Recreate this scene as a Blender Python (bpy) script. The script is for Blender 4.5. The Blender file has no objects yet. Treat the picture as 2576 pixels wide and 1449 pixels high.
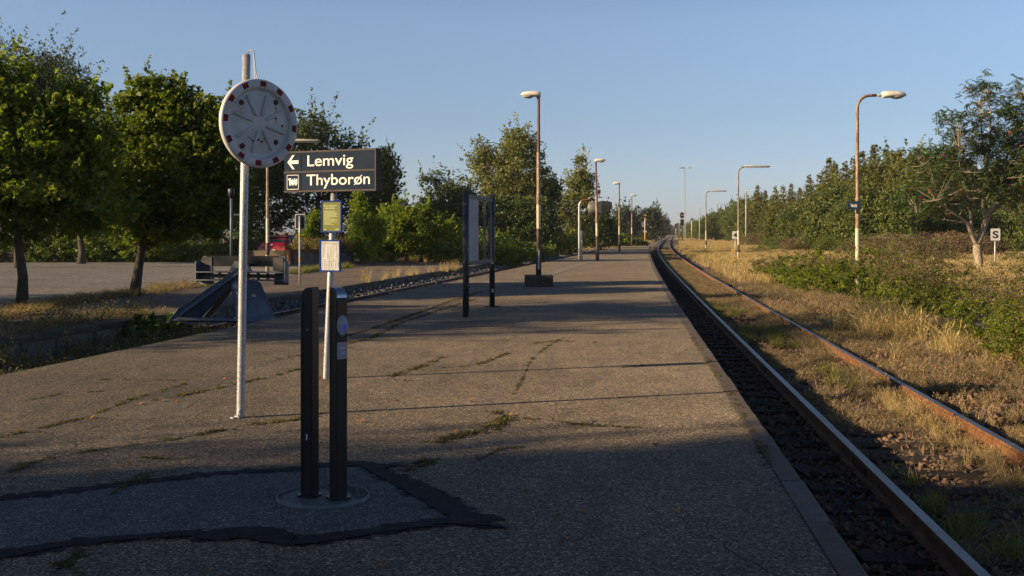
import bpy, bmesh, math, random
import numpy as np
from mathutils import Vector, Matrix
from math import radians, sin, cos, pi

# ------------------------------------------------------------------ camera, sky, sun
S = bpy.context.scene
COL = S.collection
FP, HX, HY, EYE = 2750.0, 1288.0, 583.0, 1.6      # focal length and horizon in preview pixels (2576 wide), eye height
cam = bpy.data.cameras.new("camera"); camo = bpy.data.objects.new("camera", cam); COL.objects.link(camo)
camo.location = (0, 0, EYE); camo.rotation_euler = (radians(90), 0, 0)
cam.sensor_width = 36; cam.lens = 36 * FP / 2576; cam.shift_y = -(724.5 - HY) / 2576
cam.clip_start = 0.05; cam.clip_end = 6000
S.camera = camo
SUN_EL = radians(18.5)
SUN_DIR = Vector((-.949, -.317, 0)).normalized() * cos(SUN_EL) + Vector((0, 0, sin(SUN_EL)))   # towards the sun
w = bpy.data.worlds.new("World"); S.world = w; w.use_nodes = True
nt = w.node_tree; nt.nodes.clear()
sky = nt.nodes.new('ShaderNodeTexSky'); sky.sky_type = 'NISHITA'; sky.sun_disc = False
sky.sun_elevation = SUN_EL; sky.sun_rotation = math.atan2(SUN_DIR.x, SUN_DIR.y) % (2 * pi)
sky.air_density = 1.0; sky.dust_density = 0.3; sky.ozone_density = 2.0
bgn = nt.nodes.new('ShaderNodeBackground'); bgn.inputs[1].default_value = 0.05
wo = nt.nodes.new('ShaderNodeOutputWorld')
# clear dry air: a little less yellow at the horizon, deeper overhead (same all round the compass)
tcw = nt.nodes.new('ShaderNodeTexCoord'); spw = nt.nodes.new('ShaderNodeSeparateXYZ'); nt.links.new(tcw.outputs['Generated'], spw.inputs[0])
rpw = nt.nodes.new('ShaderNodeValToRGB'); nt.links.new(spw.outputs[2], rpw.inputs[0])
for k_, (p_, c_) in enumerate(((0.0, (.84, .93, 1.5)), (.023, (.84, .94, 1.45)), (.102, (.95, 1.0, 1.25)), (.187, (1.25, 1.23, 1.38)), (.32, (1.0, 1.0, 1.15)), (.7, (.6, .62, .72)))):
    e_ = rpw.color_ramp.elements[k_] if k_ < 2 else rpw.color_ramp.elements.new(p_)
    e_.position = p_; e_.color = (*[v / 1.5 for v in c_], 1)
mxw = nt.nodes.new('ShaderNodeVectorMath'); mxw.operation = 'MULTIPLY'; mxs = nt.nodes.new('ShaderNodeVectorMath'); mxs.operation = 'SCALE'; mxs.inputs['Scale'].default_value = 1.5
nt.links.new(sky.outputs[0], mxw.inputs[0]); nt.links.new(rpw.outputs[0], mxw.inputs[1]); nt.links.new(mxw.outputs[0], mxs.inputs[0])
nt.links.new(mxs.outputs[0], bgn.inputs[0]); nt.links.new(bgn.outputs[0], wo.inputs[0])
sl = bpy.data.lights.new("sun", 'SUN'); sl.energy = 5.0; sl.angle = radians(0.55); sl.color = (1, .76, .47)
so = bpy.data.objects.new("sun", sl); COL.objects.link(so); so.location = (-30, -10, 20)
so.rotation_euler = (-SUN_DIR).to_track_quat('-Z', 'Y').to_euler()
S.view_settings.view_transform = 'Standard'; S.view_settings.look = 'None'
S.view_settings.exposure = 1.0; S.view_settings.gamma = 1; S.view_settings.use_curve_mapping = False
S.render.engine = 'CYCLES'
S.cycles.max_bounces = 6; S.cycles.diffuse_bounces = 3; S.cycles.transmission_bounces = 4; S.cycles.transparent_max_bounces = 4

rng = np.random.default_rng(7)

# ------------------------------------------------------------------ places read from the photograph (2576 x 1449 preview)
def G(x, y, z=0.0):
    Y = (EYE - z) * FP / (y - HY); return ((x - HX) * Y / FP, Y, z)
def XA(x, Y): return (x - HX) * Y / FP
def ZA(y, Y): return EYE - (y - HY) * Y / FP
LRc = [-2.55311335e-09, 1.04350784e-06, -6.31089388e-06, 1.06837365e-01, 2.03915132e+00]
def LR(Y):                                           # left rail of the main track
    if Y <= 260: return float(np.polyval(LRc, Y))
    return float(np.polyval(LRc, 260)) + .15 * (Y - 260)
def RE(Y): return float(np.polyval([1.28565718e-04, 1.01932241e-01, 1.14942461e+00], Y))      # platform edge, right
def LE(Y): return float(np.polyval([-1.66e-05, 1.6425e-01, -7.699], Y))                        # platform edge, left
def off(fn, Y, d):                                   # a point d metres to the right of the curve fn
    s = (fn(Y + .5) - fn(Y - .5)); n = math.sqrt(1 + s * s)
    return fn(Y) + d / n, Y - d * s / n
def MC(Y): return off(LR, Y, .75)                    # main track centre
RAILZ = -.37; SLPZ = -.52; BEDZ = -.56; LPZ = -.13

# ------------------------------------------------------------------ materials
MATS = {}
def nodes_of(name):
    m = bpy.data.materials.new(name); m.use_nodes = True; n = m.node_tree; n.nodes.clear()
    o = n.nodes.new('ShaderNodeOutputMaterial'); return m, n, o
def N(n, t, **k):
    x = n.nodes.new(t)
    for a, b in k.items():
        if a.startswith('i_'): x.inputs[a[2:].replace('_', ' ')].default_value = b
        else: setattr(x, a, b)
    return x
def ramp(n, src, stops, interp='LINEAR'):
    r = n.nodes.new('ShaderNodeValToRGB'); r.color_ramp.interpolation = interp
    e = r.color_ramp.elements
    while len(e) < len(stops): e.new(.5)
    for k, (p, c) in enumerate(stops):
        e[k].position = p; e[k].color = (c, c, c, 1) if isinstance(c, (int, float)) else (*c[:3], 1)
    n.links.new(src, r.inputs[0]); return r.outputs[0]
def mixc(n, fac, a, b, mode='MIX'):
    x = n.nodes.new('ShaderNodeMix'); x.data_type = 'RGBA'; x.blend_type = mode
    for s, v in ((x.inputs[0], fac), (x.inputs[6], a), (x.inputs[7], b)):
        if isinstance(v, (int, float)): s.default_value = v
        elif isinstance(v, tuple): s.default_value = (*v[:3], 1)
        else: n.links.new(v, s)
    return x.outputs[2]
def coords(n, scale=(1, 1, 1), kind='Object'):
    t = N(n, 'ShaderNodeTexCoord'); m = N(n, 'ShaderNodeMapping'); m.inputs['Scale'].default_value = scale
    n.links.new(t.outputs[kind], m.inputs[0]); return m.outputs[0]
def noise(n, co, scale, detail=4, rough=.6):
    x = N(n, 'ShaderNodeTexNoise'); x.inputs['Scale'].default_value = scale
    x.inputs['Detail'].default_value = detail; x.inputs['Roughness'].default_value = rough
    n.links.new(co, x.inputs['Vector']); return x.outputs['Fac']
def bump(n, h, dist, strength=1.0):
    b = N(n, 'ShaderNodeBump'); b.inputs['Distance'].default_value = dist; b.inputs['Strength'].default_value = strength
    n.links.new(h, b.inputs['Height']); return b.outputs[0]
def pm(name, c1, c2=None, rough=.7, metal=0, scale=6, lo=.4, hi=.62, stretch=(1, 1, 1), b=0, bs=60, coat=0, c3=None, s3=40, lo3=.55, hi3=.6, spec=.5):
    """painted / mineral surface: c1 with patches of c2 (and specks of c3)"""
    if name in MATS: return MATS[name]
    m, n, o = nodes_of(name); p = N(n, 'ShaderNodeBsdfPrincipled'); n.links.new(p.outputs[0], o.inputs[0])
    co = coords(n, stretch)
    c = c1
    if c2: c = mixc(n, ramp(n, noise(n, co, scale, 6), [(lo, 0), (hi, 1)]), c1, c2)
    if c3: c = mixc(n, ramp(n, noise(n, co, s3, 3), [(lo3, 0), (hi3, 1)]), c, c3)
    if isinstance(c, tuple): p.inputs['Base Color'].default_value = (*c, 1)
    else: n.links.new(c, p.inputs['Base Color'])
    p.inputs['Roughness'].default_value = rough; p.inputs['Metallic'].default_value = metal
    p.inputs['Coat Weight'].default_value = coat; p.inputs['Specular IOR Level'].default_value = spec
    if b: n.links.new(bump(n, noise(n, coords(n), bs, 3), b), p.inputs['Normal'])
    MATS[name] = m; return m
def asphalt(name, ca, cb, cell=95, patch=(.8, 1.15), bd=.004):
    """exposed aggregate: every stone its own tone, wide worn patches, fine relief"""
    m, n, o = nodes_of(name); p = N(n, 'ShaderNodeBsdfPrincipled'); n.links.new(p.outputs[0], o.inputs[0])
    co = coords(n)
    v = N(n, 'ShaderNodeTexVoronoi'); v.inputs['Scale'].default_value = cell; n.links.new(co, v.inputs['Vector'])
    sep = N(n, 'ShaderNodeSeparateColor'); n.links.new(v.outputs['Color'], sep.inputs[0])
    t = tuple(x * .42 for x in ca)
    hl = tuple(min(1, x * 3.4) for x in cb)
    c = ramp(n, sep.outputs[0], [(0, t), (.32, ca), (.72, cb), (.93, tuple(x * 1.7 for x in cb)), (1, hl)])
    big = ramp(n, noise(n, co, .45, 7, .66), [(.30, patch[0] * .86), (.5, 1.0), (.72, patch[1] * 1.06)])
    c = mixc(n, 1.0, c, big, 'MULTIPLY')
    mid = ramp(n, noise(n, coords(n, (1, .35, 1)), 3.2, 6, .72), [(.30, .70), (.5, 1.0), (.74, 1.22)])
    c = mixc(n, 1.0, c, mid, 'MULTIPLY')
    blot = ramp(n, noise(n, co, 2.1, 5, .6), [(.66, 0), (.73, 1)])          # worn out hollows, stained darker
    c = mixc(n, blot, c, mixc(n, 1.0, c, (.62, .60, .60), 'MULTIPLY'))
    grit = ramp(n, noise(n, co, 22, 3, .7), [(.35, .82), (.68, 1.2)])
    c = mixc(n, 1.0, c, grit, 'MULTIPLY')
    n.links.new(c, p.inputs['Base Color']); p.inputs['Roughness'].default_value = .82; p.inputs['Diffuse Roughness'].default_value = .9
    p.inputs['Specular IOR Level'].default_value = .3
    h = mixc(n, .5, v.outputs['Distance'], noise(n, co, 45, 3), 'MIX')
    n.links.new(bump(n, h, bd, .9), p.inputs['Normal'])
    MATS[name] = m; return m
def leafm(name, cols, transl=.35, rough=.55):
    """foliage: tone per leaf from the attribute 'rnd'"""
    if name in MATS: return MATS[name]
    m, n, o = nodes_of(name)
    a = N(n, 'ShaderNodeAttribute', attribute_name='rnd')
    oi = N(n, 'ShaderNodeObjectInfo')
    k = len(cols) - 1
    c = ramp(n, a.outputs['Fac'], [(i / k, cc) for i, cc in enumerate(cols)])
    v = ramp(n, oi.outputs['Random'], [(0, .82), (1, 1.15)])
    c = mixc(n, 1.0, c, v, 'MULTIPLY')
    d = N(n, 'ShaderNodeBsdfPrincipled'); d.inputs['Roughness'].default_value = rough; d.inputs['Specular IOR Level'].default_value = .35
    t = N(n, 'ShaderNodeBsdfTranslucent')
    n.links.new(c, d.inputs['Base Color'])
    tc = mixc(n, 1.0, c, (1.5, 1.7, .55), 'MULTIPLY'); n.links.new(tc, t.inputs['Color'])
    mx = N(n, 'ShaderNodeMixShader'); mx.inputs[0].default_value = transl
    n.links.new(d.outputs[0], mx.inputs[1]); n.links.new(t.outputs[0], mx.inputs[2]); n.links.new(mx.outputs[0], o.inputs[0])
    MATS[name] = m; return m
def emit(name, c, s):
    m, n, o = nodes_of(name); e = N(n, 'ShaderNodeEmission'); e.inputs[0].default_value = (*c, 1); e.inputs[1].default_value = s
    n.links.new(e.outputs[0], o.inputs[0]); return m

M_PLAT = asphalt('exposed aggregate asphalt', (.068, .054, .038), (.154, .120, .081), 105)
M_PATCH = asphalt('newer asphalt patch', (.048, .047, .048), (.094, .09, .09), 130, bd=.003)
M_YARD = asphalt('pale worn asphalt', (.13, .115, .10), (.20, .178, .152), 60, (.85, 1.12))
M_OLD = asphalt('brown old asphalt', (.075, .056, .042), (.13, .098, .074), 80, (.7, 1.15))
M_TAR = pm('bitumen seal', (.014, .014, .016), (.026, .026, .027), .85, spec=.12, scale=9, c3=(.06, .056, .052), s3=60, lo3=.60, hi3=.64, b=.002)
M_COPE = pm('reddish coping concrete', (.072, .046, .034), (.09, .066, .05), .85, scale=8, c3=(.15, .13, .11), s3=55, lo3=.63, hi3=.67, b=.003)
M_CONC = pm('weathered concrete', (.17, .155, .13), (.09, .08, .07), .9, scale=3, b=.004, c3=(.05, .05, .045), s3=12, lo3=.6, hi3=.75)
M_SLAB = pm('pale trench slabs', (.21, .18, .14), (.15, .13, .10), .85, scale=3)
M_EARTH = pm('dark trackside earth', (.045, .032, .021), (.07, .05, .033), .95, scale=2.5, b=.02, bs=14)
M_FIELD = pm('dry field soil', (.165, .125, .078), (.11, .085, .055), .95, scale=1.5, b=.03, bs=8)
M_RUST = pm('rail rust', (.18, .078, .022), (.11, .047, .018), .85, scale=5, b=.001, c3=(.08, .03, .015), s3=20)
M_RUSTD = pm('dark rail rust', (.10, .045, .028), (.06, .03, .02), .85, scale=5)
M_STEEL = pm('polished rail head', (.24, .235, .24), (.19, .165, .145), .46, 1.0, scale=4, stretch=(1, .2, 1))
M_RHEAD = pm('dull rail head', (.30, .26, .25), (.22, .14, .10), .42, .8, scale=4, stretch=(1, .2, 1))
M_SLEEP = pm('old timber sleeper', (.026, .020, .016), (.06, .047, .037), .95, spec=.1, scale=7, stretch=(1, 9, 1), b=.006, bs=30)
M_STONE = leafm('ballast brown', [(.052, .034, .021), (.112, .070, .044), (.18, .112, .068)], 0, .9)
M_GSTONE = leafm('ballast grey', [(.080, .077, .075), (.145, .14, .135), (.26, .25, .24)], 0, .85)
M_GALV = pm('galvanised steel', (.34, .35, .365), (.26, .27, .28), .5, .4, scale=14, c3=(.5, .5, .5), s3=60)
M_GALVD = pm('dull galvanised steel', (.125, .15, .18), (.09, .11, .135), .55, .25, scale=5, c3=(.17, .19, .21), s3=30)
M_DGREY = pm('dark grey steel', (.045, .052, .062), (.032, .037, .046), .5, .3, scale=6)
M_ANTH = pm('anthracite coating', (.012, .014, .018), (.010, .011, .014), .38, .1, scale=3)
M_ANTHB = pm('anthracite front', (.035, .030, .027), (.03, .026, .024), .28, .3, scale=3)
M_CHROME = pm('brushed steel cap', (.42, .45, .5), None, .3, 1.0)
M_WHITE = pm('white enamel', (.50, .49, .485), (.40, .40, .39), .45, scale=5)
M_RED = pm('red reflector', (.15, .003, .008), None, .5, spec=.2)
M_BOLT = pm('rusty bolt', (.06, .025, .015), (.10, .04, .02), .8, scale=60)
M_STAIN = pm('rust stain', (.42, .26, .10), (.5, .4, .28), .7, scale=30)
M_NAVY = pm('navy sign face', (.020, .030, .050), (.015, .024, .042), .7, scale=3, spec=.03)
M_SFRAME = pm('grey brown sign frame', (.075, .063, .057), (.06, .05, .045), .7, scale=20, spec=.1)
M_LET = pm('white sign lettering', (.66, .66, .64), None, .8, spec=.05)
M_BLACK = pm('black paint', (.012, .012, .013), None, .5)
M_BLUE = pm('blue poster frame', (.012, .035, .17), None, .7, spec=.05)
M_OLIVE = pm('faded green poster', (.155, .165, .06), (.13, .14, .05), .7, scale=4, spec=.04)
M_PAPER = pm('wrinkled white paper', (.44, .44, .44), (.33, .33, .32), .8, spec=.05, scale=7, stretch=(5, 5, .5), b=.01, bs=10)
M_INK = pm('grey print', (.16, .15, .14), None, .7)
M_PALEINK = pm('pale print', (.50, .52, .30), None, .7)
M_POLE = pm('flaking rusty pole', (.34, .27, .19), (.15, .075, .042), .7, scale=3, stretch=(4, 4, 1), c3=(.12, .05, .025), s3=14)
M_POLER = pm('rusted pole', (.17, .062, .028), (.10, .04, .022), .8, scale=4, stretch=(4, 4, 1))
M_POLEC = pm('cream pole paint', (.55, .48, .34), (.42, .34, .22), .6, scale=5, stretch=(4, 4, 1))
M_POLED = pm('dark pole paint', (.045, .035, .03), (.09, .055, .035), .7, scale=5, stretch=(4, 4, 1))
M_POLEG = pm('pale flaked paint', (.5, .5, .5), (.4, .4, .4), .6)
M_LAMP = pm('cream lamp housing', (.72, .68, .60), (.55, .48, .38), .5, scale=7)
M_LICH = pm('lichen grown housing', (.45, .42, .36), (.18, .16, .12), .8, scale=9, c3=(.5, .38, .12), s3=12, lo3=.62, hi3=.66)
M_GLASSY = pm('lamp glass', (.30, .31, .30), None, .15)
M_FLAKE = pm('flaked black paint', (.016, .019, .026), (.022, .026, .036), .5, scale=8, c3=(.15, .16, .18), s3=26, lo3=.60, hi3=.66, stretch=(1, 1, .35))
M_BOARD = pm('weathered grey board', (.33, .33, .35), (.26, .26, .28), .75, scale=4, stretch=(1, 1, 3))
M_AGG = pm('exposed aggregate planter', (.045, .04, .035), (.025, .022, .02), .9, scale=30, c3=(.14, .12, .1), s3=60, lo3=.55, hi3=.6, b=.006)
M_YEL = pm('yellow paint', (.75, .36, .02), (.55, .25, .02), .5, scale=8)
M_ORB = pm('orange tape', (.7, .26, .01), None, .5)
M_TEAL = pm('teal sign face', (.012, .19, .14), None, .45)
M_CARR = pm('red car paint', (.24, .008, .018), None, .35, .2, coat=1)
M_GLASS = pm('dark car glass', (.02, .024, .03), None, .08, spec=.8)
M_TYRE = pm('rubber', (.012, .012, .012), None, .8)
M_TLIGHT = pm('tail lamp', (.10, .006, .006), None, .2)
M_BARK = pm('dark bark', (.040, .033, .026), (.075, .065, .052), .95, scale=9, stretch=(1, 1, .3), b=.01, bs=30)
M_PALEBARK = pm('pale silvery bark', (.33, .27, .20), (.17, .13, .09), .85, scale=6, stretch=(1, 1, 2.2), c3=(.05, .035, .025), s3=9, lo3=.6, hi3=.66, b=.008, bs=20)
M_WOOD = pm('dark stained wood', (.045, .034, .026), (.03, .024, .02), .85, scale=6, stretch=(1, 1, 6))
M_BRICK = pm('dark red brick', (.14, .05, .03), (.10, .04, .03), .9, scale=5)
M_ROOF = pm('dark roof', (.05, .045, .045), None, .8)
M_MOSS = leafm('moss and low weeds', [(.045, .045, .012), (.095, .095, .028), (.17, .13, .055)], .2)
M_DRY = leafm('straw', [(.23, .16, .075), (.40, .29, .14), (.56, .43, .24)], .35)
M_DRYD = leafm('tawny dry grass', [(.14, .098, .055), (.235, .17, .10), (.35, .27, .165)], .3)
M_GRASS = leafm('green grass', [(.06, .085, .02), (.12, .14, .035), (.30, .22, .08)], .35)
M_LITTER = leafm('leaf litter', [(.07, .035, .018), (.12, .06, .03), (.05, .03, .018)], .1)
M_FLEAF = leafm('fallen leaves', [(.30, .10, .03), (.42, .18, .05), (.20, .07, .03)], .2)
M_LMAPLE = leafm('lime green foliage', [(.05, .08, .012), (.115, .152, .020), (.25, .265, .032)], .45)
M_LDARK = leafm('dark oak foliage', [(.030, .050, .014), (.058, .084, .022), (.11, .13, .032)], .3)
M_LROBIN = leafm('fine dark foliage', [(.036, .052, .016), (.062, .082, .024), (.10, .115, .035)], .32)
M_LHEDGE = leafm('hedge foliage', [(.05, .085, .014), (.10, .145, .022), (.19, .20, .028)], .35)
M_LSHRUB = leafm('yellow green shrub foliage', [(.09, .14, .016), (.16, .21, .024), (.29, .29, .03)], .45)
M_LPOP = leafm('grey green poplar foliage', [(.065, .075, .025), (.12, .13, .042), (.21, .20, .07)], .35)
M_LWOOD = leafm('wood foliage', [(.055, .082, .018), (.10, .128, .028), (.17, .18, .046)], .3)
M_LSPR = leafm('spruce needles', [(.085, .102, .026), (.155, .162, .042), (.26, .23, .07)], .22)
M_LBROOM = leafm('broom green', [(.05, .075, .012), (.09, .13, .016), (.14, .18, .025)], .25)
M_LBRN = leafm('brown seeding scrub', [(.075, .05, .028), (.13, .09, .05), (.20, .145, .085)], .2)
M_LROSE = leafm('spirea green', [(.04, .06, .010), (.115, .145, .018), (.26, .27, .035)], .42)
M_LROW = leafm('rowan foliage', [(.040, .078, .026), (.08, .125, .04), (.14, .185, .06)], .3)
M_BERRY = pm('red rowan berries', (.45, .05, .01), None, .4)
M_YFLOW = pm('yellow flowers', (.75, .5, .02), None, .6)
M_WFLOW = pm('white flowers', (.7, .7, .55), None, .6)
M_TWIG = pm('brown twigs', (.08, .055, .035), (.12, .09, .06), .9, scale=10)
M_FARL = leafm('far foliage', [(.035, .05, .024), (.05, .068, .03), (.075, .09, .04)], .25)

# ------------------------------------------------------------------ mesh helpers
class MB:
    """collects shapes, then links them as ONE mesh object"""
    def __init__(s, M=None): s.v = []; s.f = []; s.m = []; s.s = []; s.M = M or Matrix.Identity(4)
    def add(s, vs, fs, mi=0, smooth=False):
        b = len(s.v); s.v += [tuple(s.M @ Vector(p)) for p in vs]
        for f in fs: s.f.append(tuple(b + i for i in f)); s.m.append(mi); s.s.append(smooth)
    def box(s, c, d, mi=0, rz=0):
        cx, cy, cz = c; x, y, z = d[0] / 2, d[1] / 2, d[2] / 2; ca, sa = cos(rz), sin(rz)
        vs = [(cx + a * x * ca - b * y * sa, cy + a * x * sa + b * y * ca, cz + e * z) for e in (-1, 1) for a, b in ((-1, -1), (1, -1), (1, 1), (-1, 1))]
        s.add(vs, [(3, 2, 1, 0), (4, 5, 6, 7), (0, 1, 5, 4), (1, 2, 6, 5), (2, 3, 7, 6), (3, 0, 4, 7)], mi)
    def rbox(s, c, d, r, mi=0, rz=0, seg=3):                     # box with rounded vertical edges
        pts = []
        for (a, b, t0) in ((1, 1, 0), (-1, 1, 90), (-1, -1, 180), (1, -1, 270)):
            for k in range(seg + 1):
                t = radians(t0 + 90 * k / seg)
                pts.append((a * (d[0] / 2 - r) + r * cos(t), b * (d[1] / 2 - r) + r * sin(t)))
        ca, sa = cos(rz), sin(rz)
        pts = [(c[0] + x * ca - y * sa, c[1] + x * sa + y * ca) for x, y in pts]
        s.prism(pts, c[2] - d[2] / 2, c[2] + d[2] / 2, mi)
    def prism(s, pts, z0, z1, mi=0, smooth=False):
        n = len(pts)
        s.add([(x, y, z0) for x, y in pts] + [(x, y, z1) for x, y in pts],
              [tuple(range(n))[::-1], tuple(range(n, 2 * n))] , mi)
        s.add([(x, y, z0) for x, y in pts] + [(x, y, z1) for x, y in pts],
              [(i, (i + 1) % n, n + (i + 1) % n, n + i) for i in range(n)], mi, smooth)
    def tube(s, path, r, n=10, mi=0, caps=True, mis=None):
        path = [Vector(p) for p in path]; k = len(path)
        rs = [r] * k if isinstance(r, (int, float)) else list(r)
        vs = []; up = None
        for i, p in enumerate(path):
            d = (path[min(i + 1, k - 1)] - path[max(i - 1, 0)])
            d = d.normalized() if d.length > 1e-9 else Vector((0, 0, 1))
            if up is None: up = Vector((1, 0, 0)) if abs(d.x) < .8 else Vector((0, 1, 0))
            a = up - d * up.dot(d)
            a = a.normalized() if a.length > 1e-6 else d.orthogonal().normalized()
            up = a; b = d.cross(a)
            for j in range(n):
                t = 2 * pi * j / n; vs.append(tuple(p + (a * cos(t) + b * sin(t)) * rs[i]))
        base = len(s.v); s.v += [tuple(s.M @ Vector(p)) for p in vs]
        for i in range(k - 1):
            for j in range(n):
                s.f.append((base + i * n + j, base + i * n + (j + 1) % n, base + (i + 1) * n + (j + 1) % n, base + (i + 1) * n + j))
                s.m.append(mis[i] if mis else mi); s.s.append(True)
        if caps:
            s.f.append(tuple(base + j for j in range(n))[::-1]); s.m.append(mis[0] if mis else mi); s.s.append(False)
            s.f.append(tuple(base + (k - 1) * n + j for j in range(n))); s.m.append(mis[-1] if mis else mi); s.s.append(False)
    def lathe(s, prof, n=32, mi=0, smooth=True, mis=None):                 # profile (r, z) about local z
        b = len(s.v)
        for r, z in prof:
            for j in range(n):
                t = 2 * pi * j / n; s.v.append(tuple(s.M @ Vector((r * cos(t), r * sin(t), z))))
        for i in range(len(prof) - 1):
            for j in range(n):
                s.f.append((b + i * n + j, b + i * n + (j + 1) % n, b + (i + 1) * n + (j + 1) % n, b + (i + 1) * n + j)); s.m.append(mis[i] if mis else mi); s.s.append(smooth)
    def loft(s, rings, mi=0, smooth=True, cap=True, closed=True):
        n = len(rings[0]); b = len(s.v)
        for r in rings: s.v += [tuple(s.M @ Vector(p)) for p in r]
        for i in range(len(rings) - 1):
            for j in range(n if closed else n - 1):
                s.f.append((b + i * n + j, b + i * n + (j + 1) % n, b + (i + 1) * n + (j + 1) % n, b + (i + 1) * n + j)); s.m.append(mi); s.s.append(smooth)
        if cap:
            s.f.append(tuple(b + j for j in range(n))[::-1]); s.m.append(mi); s.s.append(False)
            s.f.append(tuple(b + (len(rings) - 1) * n + j for j in range(n))); s.m.append(mi); s.s.append(False)
    def build(s, name, mats, parent=None, loc=None):
        me = bpy.data.meshes.new(name)
        me.from_pydata(s.v, [], s.f); me.validate()
        for m in (mats if isinstance(mats, (list, tuple)) else [mats]): me.materials.append(m)
        if len(me.polygons) == len(s.m):
            me.polygons.foreach_set('material_index', s.m); me.polygons.foreach_set('use_smooth', s.s)
        me.update()
        o = bpy.data.objects.new(name, me); COL.objects.link(o)
        if parent: o.parent = parent
        if loc: o.location = loc
        return o
def tag(o, label=None, cat=None, group=None, kind=None):
    if label: o['label'] = label
    if cat: o['category'] = cat
    if group: o['group'] = group
    if kind: o['kind'] = kind
    return o
def thing(name, label, cat, loc=(0, 0, 0), rz=0, group=None):
    o = bpy.data.objects.new(name, None); COL.objects.link(o); o.location = loc; o.rotation_euler = (0, 0, rz)
    o.empty_display_size = .2
    return tag(o, label, cat, group)
def dup(root, loc, rz=0, label=None, group=None, scale=None):
    r = root.copy(); COL.objects.link(r); r.location = loc; r.rotation_euler = (0, 0, rz)
    if scale: r.scale = (scale,) * 3 if isinstance(scale, (int, float)) else scale
    if label: r['label'] = label
    if group: r['group'] = group
    for ch in list(root.children):
        c = ch.copy(); COL.objects.link(c); c.parent = r
        for g in ch.children:
            d = g.copy(); COL.objects.link(d); d.parent = c
    return r
def text_raw(name, body, mat, parent, loc, rot, height=None, width=None, off=0., ext=.001, align='LEFT', rz_extra=None):
    cu = bpy.data.curves.new(name, 'FONT'); cu.body = body; cu.size = 1; cu.extrude = 0; cu.offset = off; cu.align_x = align
    o = bpy.data.objects.new(name, cu); COL.objects.link(o)
    cu.materials.append(mat)
    bpy.context.view_layer.update(); d = o.dimensions
    sy = (height / .69) if height else 1
    sx = (width / d.x) if width else sy
    cu.extrude = ext / max(sy, 1e-6)
    o.scale = (sx, sy, sy)
    o.parent = parent; o.location = loc; o.rotation_euler = rot
    return o
def text(*a, **k):                                   # lettering as a plain mesh
    o = text_raw(*a, **k); dg = bpy.context.evaluated_depsgraph_get(); dg.update()
    me = bpy.data.meshes.new_from_object(o.evaluated_get(dg), depsgraph=dg); cu = o.data
    n = bpy.data.objects.new(o.name, me); COL.objects.link(n); n.parent = o.parent; n.location = o.location; n.rotation_euler = o.rotation_euler; n.scale = o.scale
    nm = o.name; bpy.data.objects.remove(o); bpy.data.curves.remove(cu); n.name = nm; return n
def text_width(body):
    cu = bpy.data.curves.new('measure', 'FONT'); cu.body = body; o = bpy.data.objects.new('measure', cu); COL.objects.link(o)
    bpy.context.view_layer.update(); x = o.dimensions.x; bpy.data.objects.remove(o); bpy.data.curves.remove(cu); return x
def strip(name, mat, pts, z=None, thick=.004, kind=None):
    """flat irregular band along a list of (x, y, halfwidth)"""
    mb = MB(); n = len(pts); L = []; R = []
    for i, (x, y, hw) in enumerate(pts):
        a = pts[max(i - 1, 0)]; b = pts[min(i + 1, n - 1)]
        dx, dy = b[0] - a[0], b[1] - a[1]; l = math.hypot(dx, dy) or 1; nx, ny = -dy / l, dx / l
        L.append((x + nx * hw, y + ny * hw, z)); R.append((x - nx * hw, y - ny * hw, z))
    mb.add(L + R, [(i + 1, i, n + i, n + i + 1) for i in range(n - 1)])
    return mb.build(name, mat)
def rnd_attr(me, vals):
    a = me.attributes.new('rnd', 'FLOAT', 'FACE'); a.data.foreach_set('value', np.asarray(vals, dtype=np.float32))
def quads(name, V, rnd, mat, parent=None, extra=None):
    """V: (n,4,3) array of leaf quads -> one mesh"""
    n = len(V); me = bpy.data.meshes.new(name)
    me.vertices.add(n * 4); me.vertices.foreach_set('co', V.reshape(-1).astype(np.float32))
    me.loops.add(n * 4); me.loops.foreach_set('vertex_index', np.arange(n * 4, dtype=np.int32))
    me.polygons.add(n); me.polygons.foreach_set('loop_start', np.arange(0, n * 4, 4, dtype=np.int32))
    me.update(calc_edges=True)
    rnd_attr(me, rnd)
    me.materials.append(mat)
    o = bpy.data.objects.new(name, me); COL.objects.link(o)
    if parent: o.parent = parent
    return o
def leaf_quads(P, size, R, flat=.5, aspect=.62, droop=0.):
    """kite leaves at points P"""
    n = len(P)
    nz = R.normal(size=(n, 3)); nz[:, 2] = np.abs(nz[:, 2]) + flat; nz /= np.linalg.norm(nz, axis=1)[:, None]
    t = R.normal(size=(n, 3)); t[:, 2] -= droop; t -= nz * (t * nz).sum(1)[:, None]; t /= np.linalg.norm(t, axis=1)[:, None]
    b = np.cross(nz, t); s = (size * R.uniform(.65, 1.3, n))[:, None]
    V = np.stack([P - t * s * .5, P + b * s * aspect * .5 + nz * s * .10, P + t * s * .55, P - b * s * aspect * .5 + nz * s * .10], 1)
    return V
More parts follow.
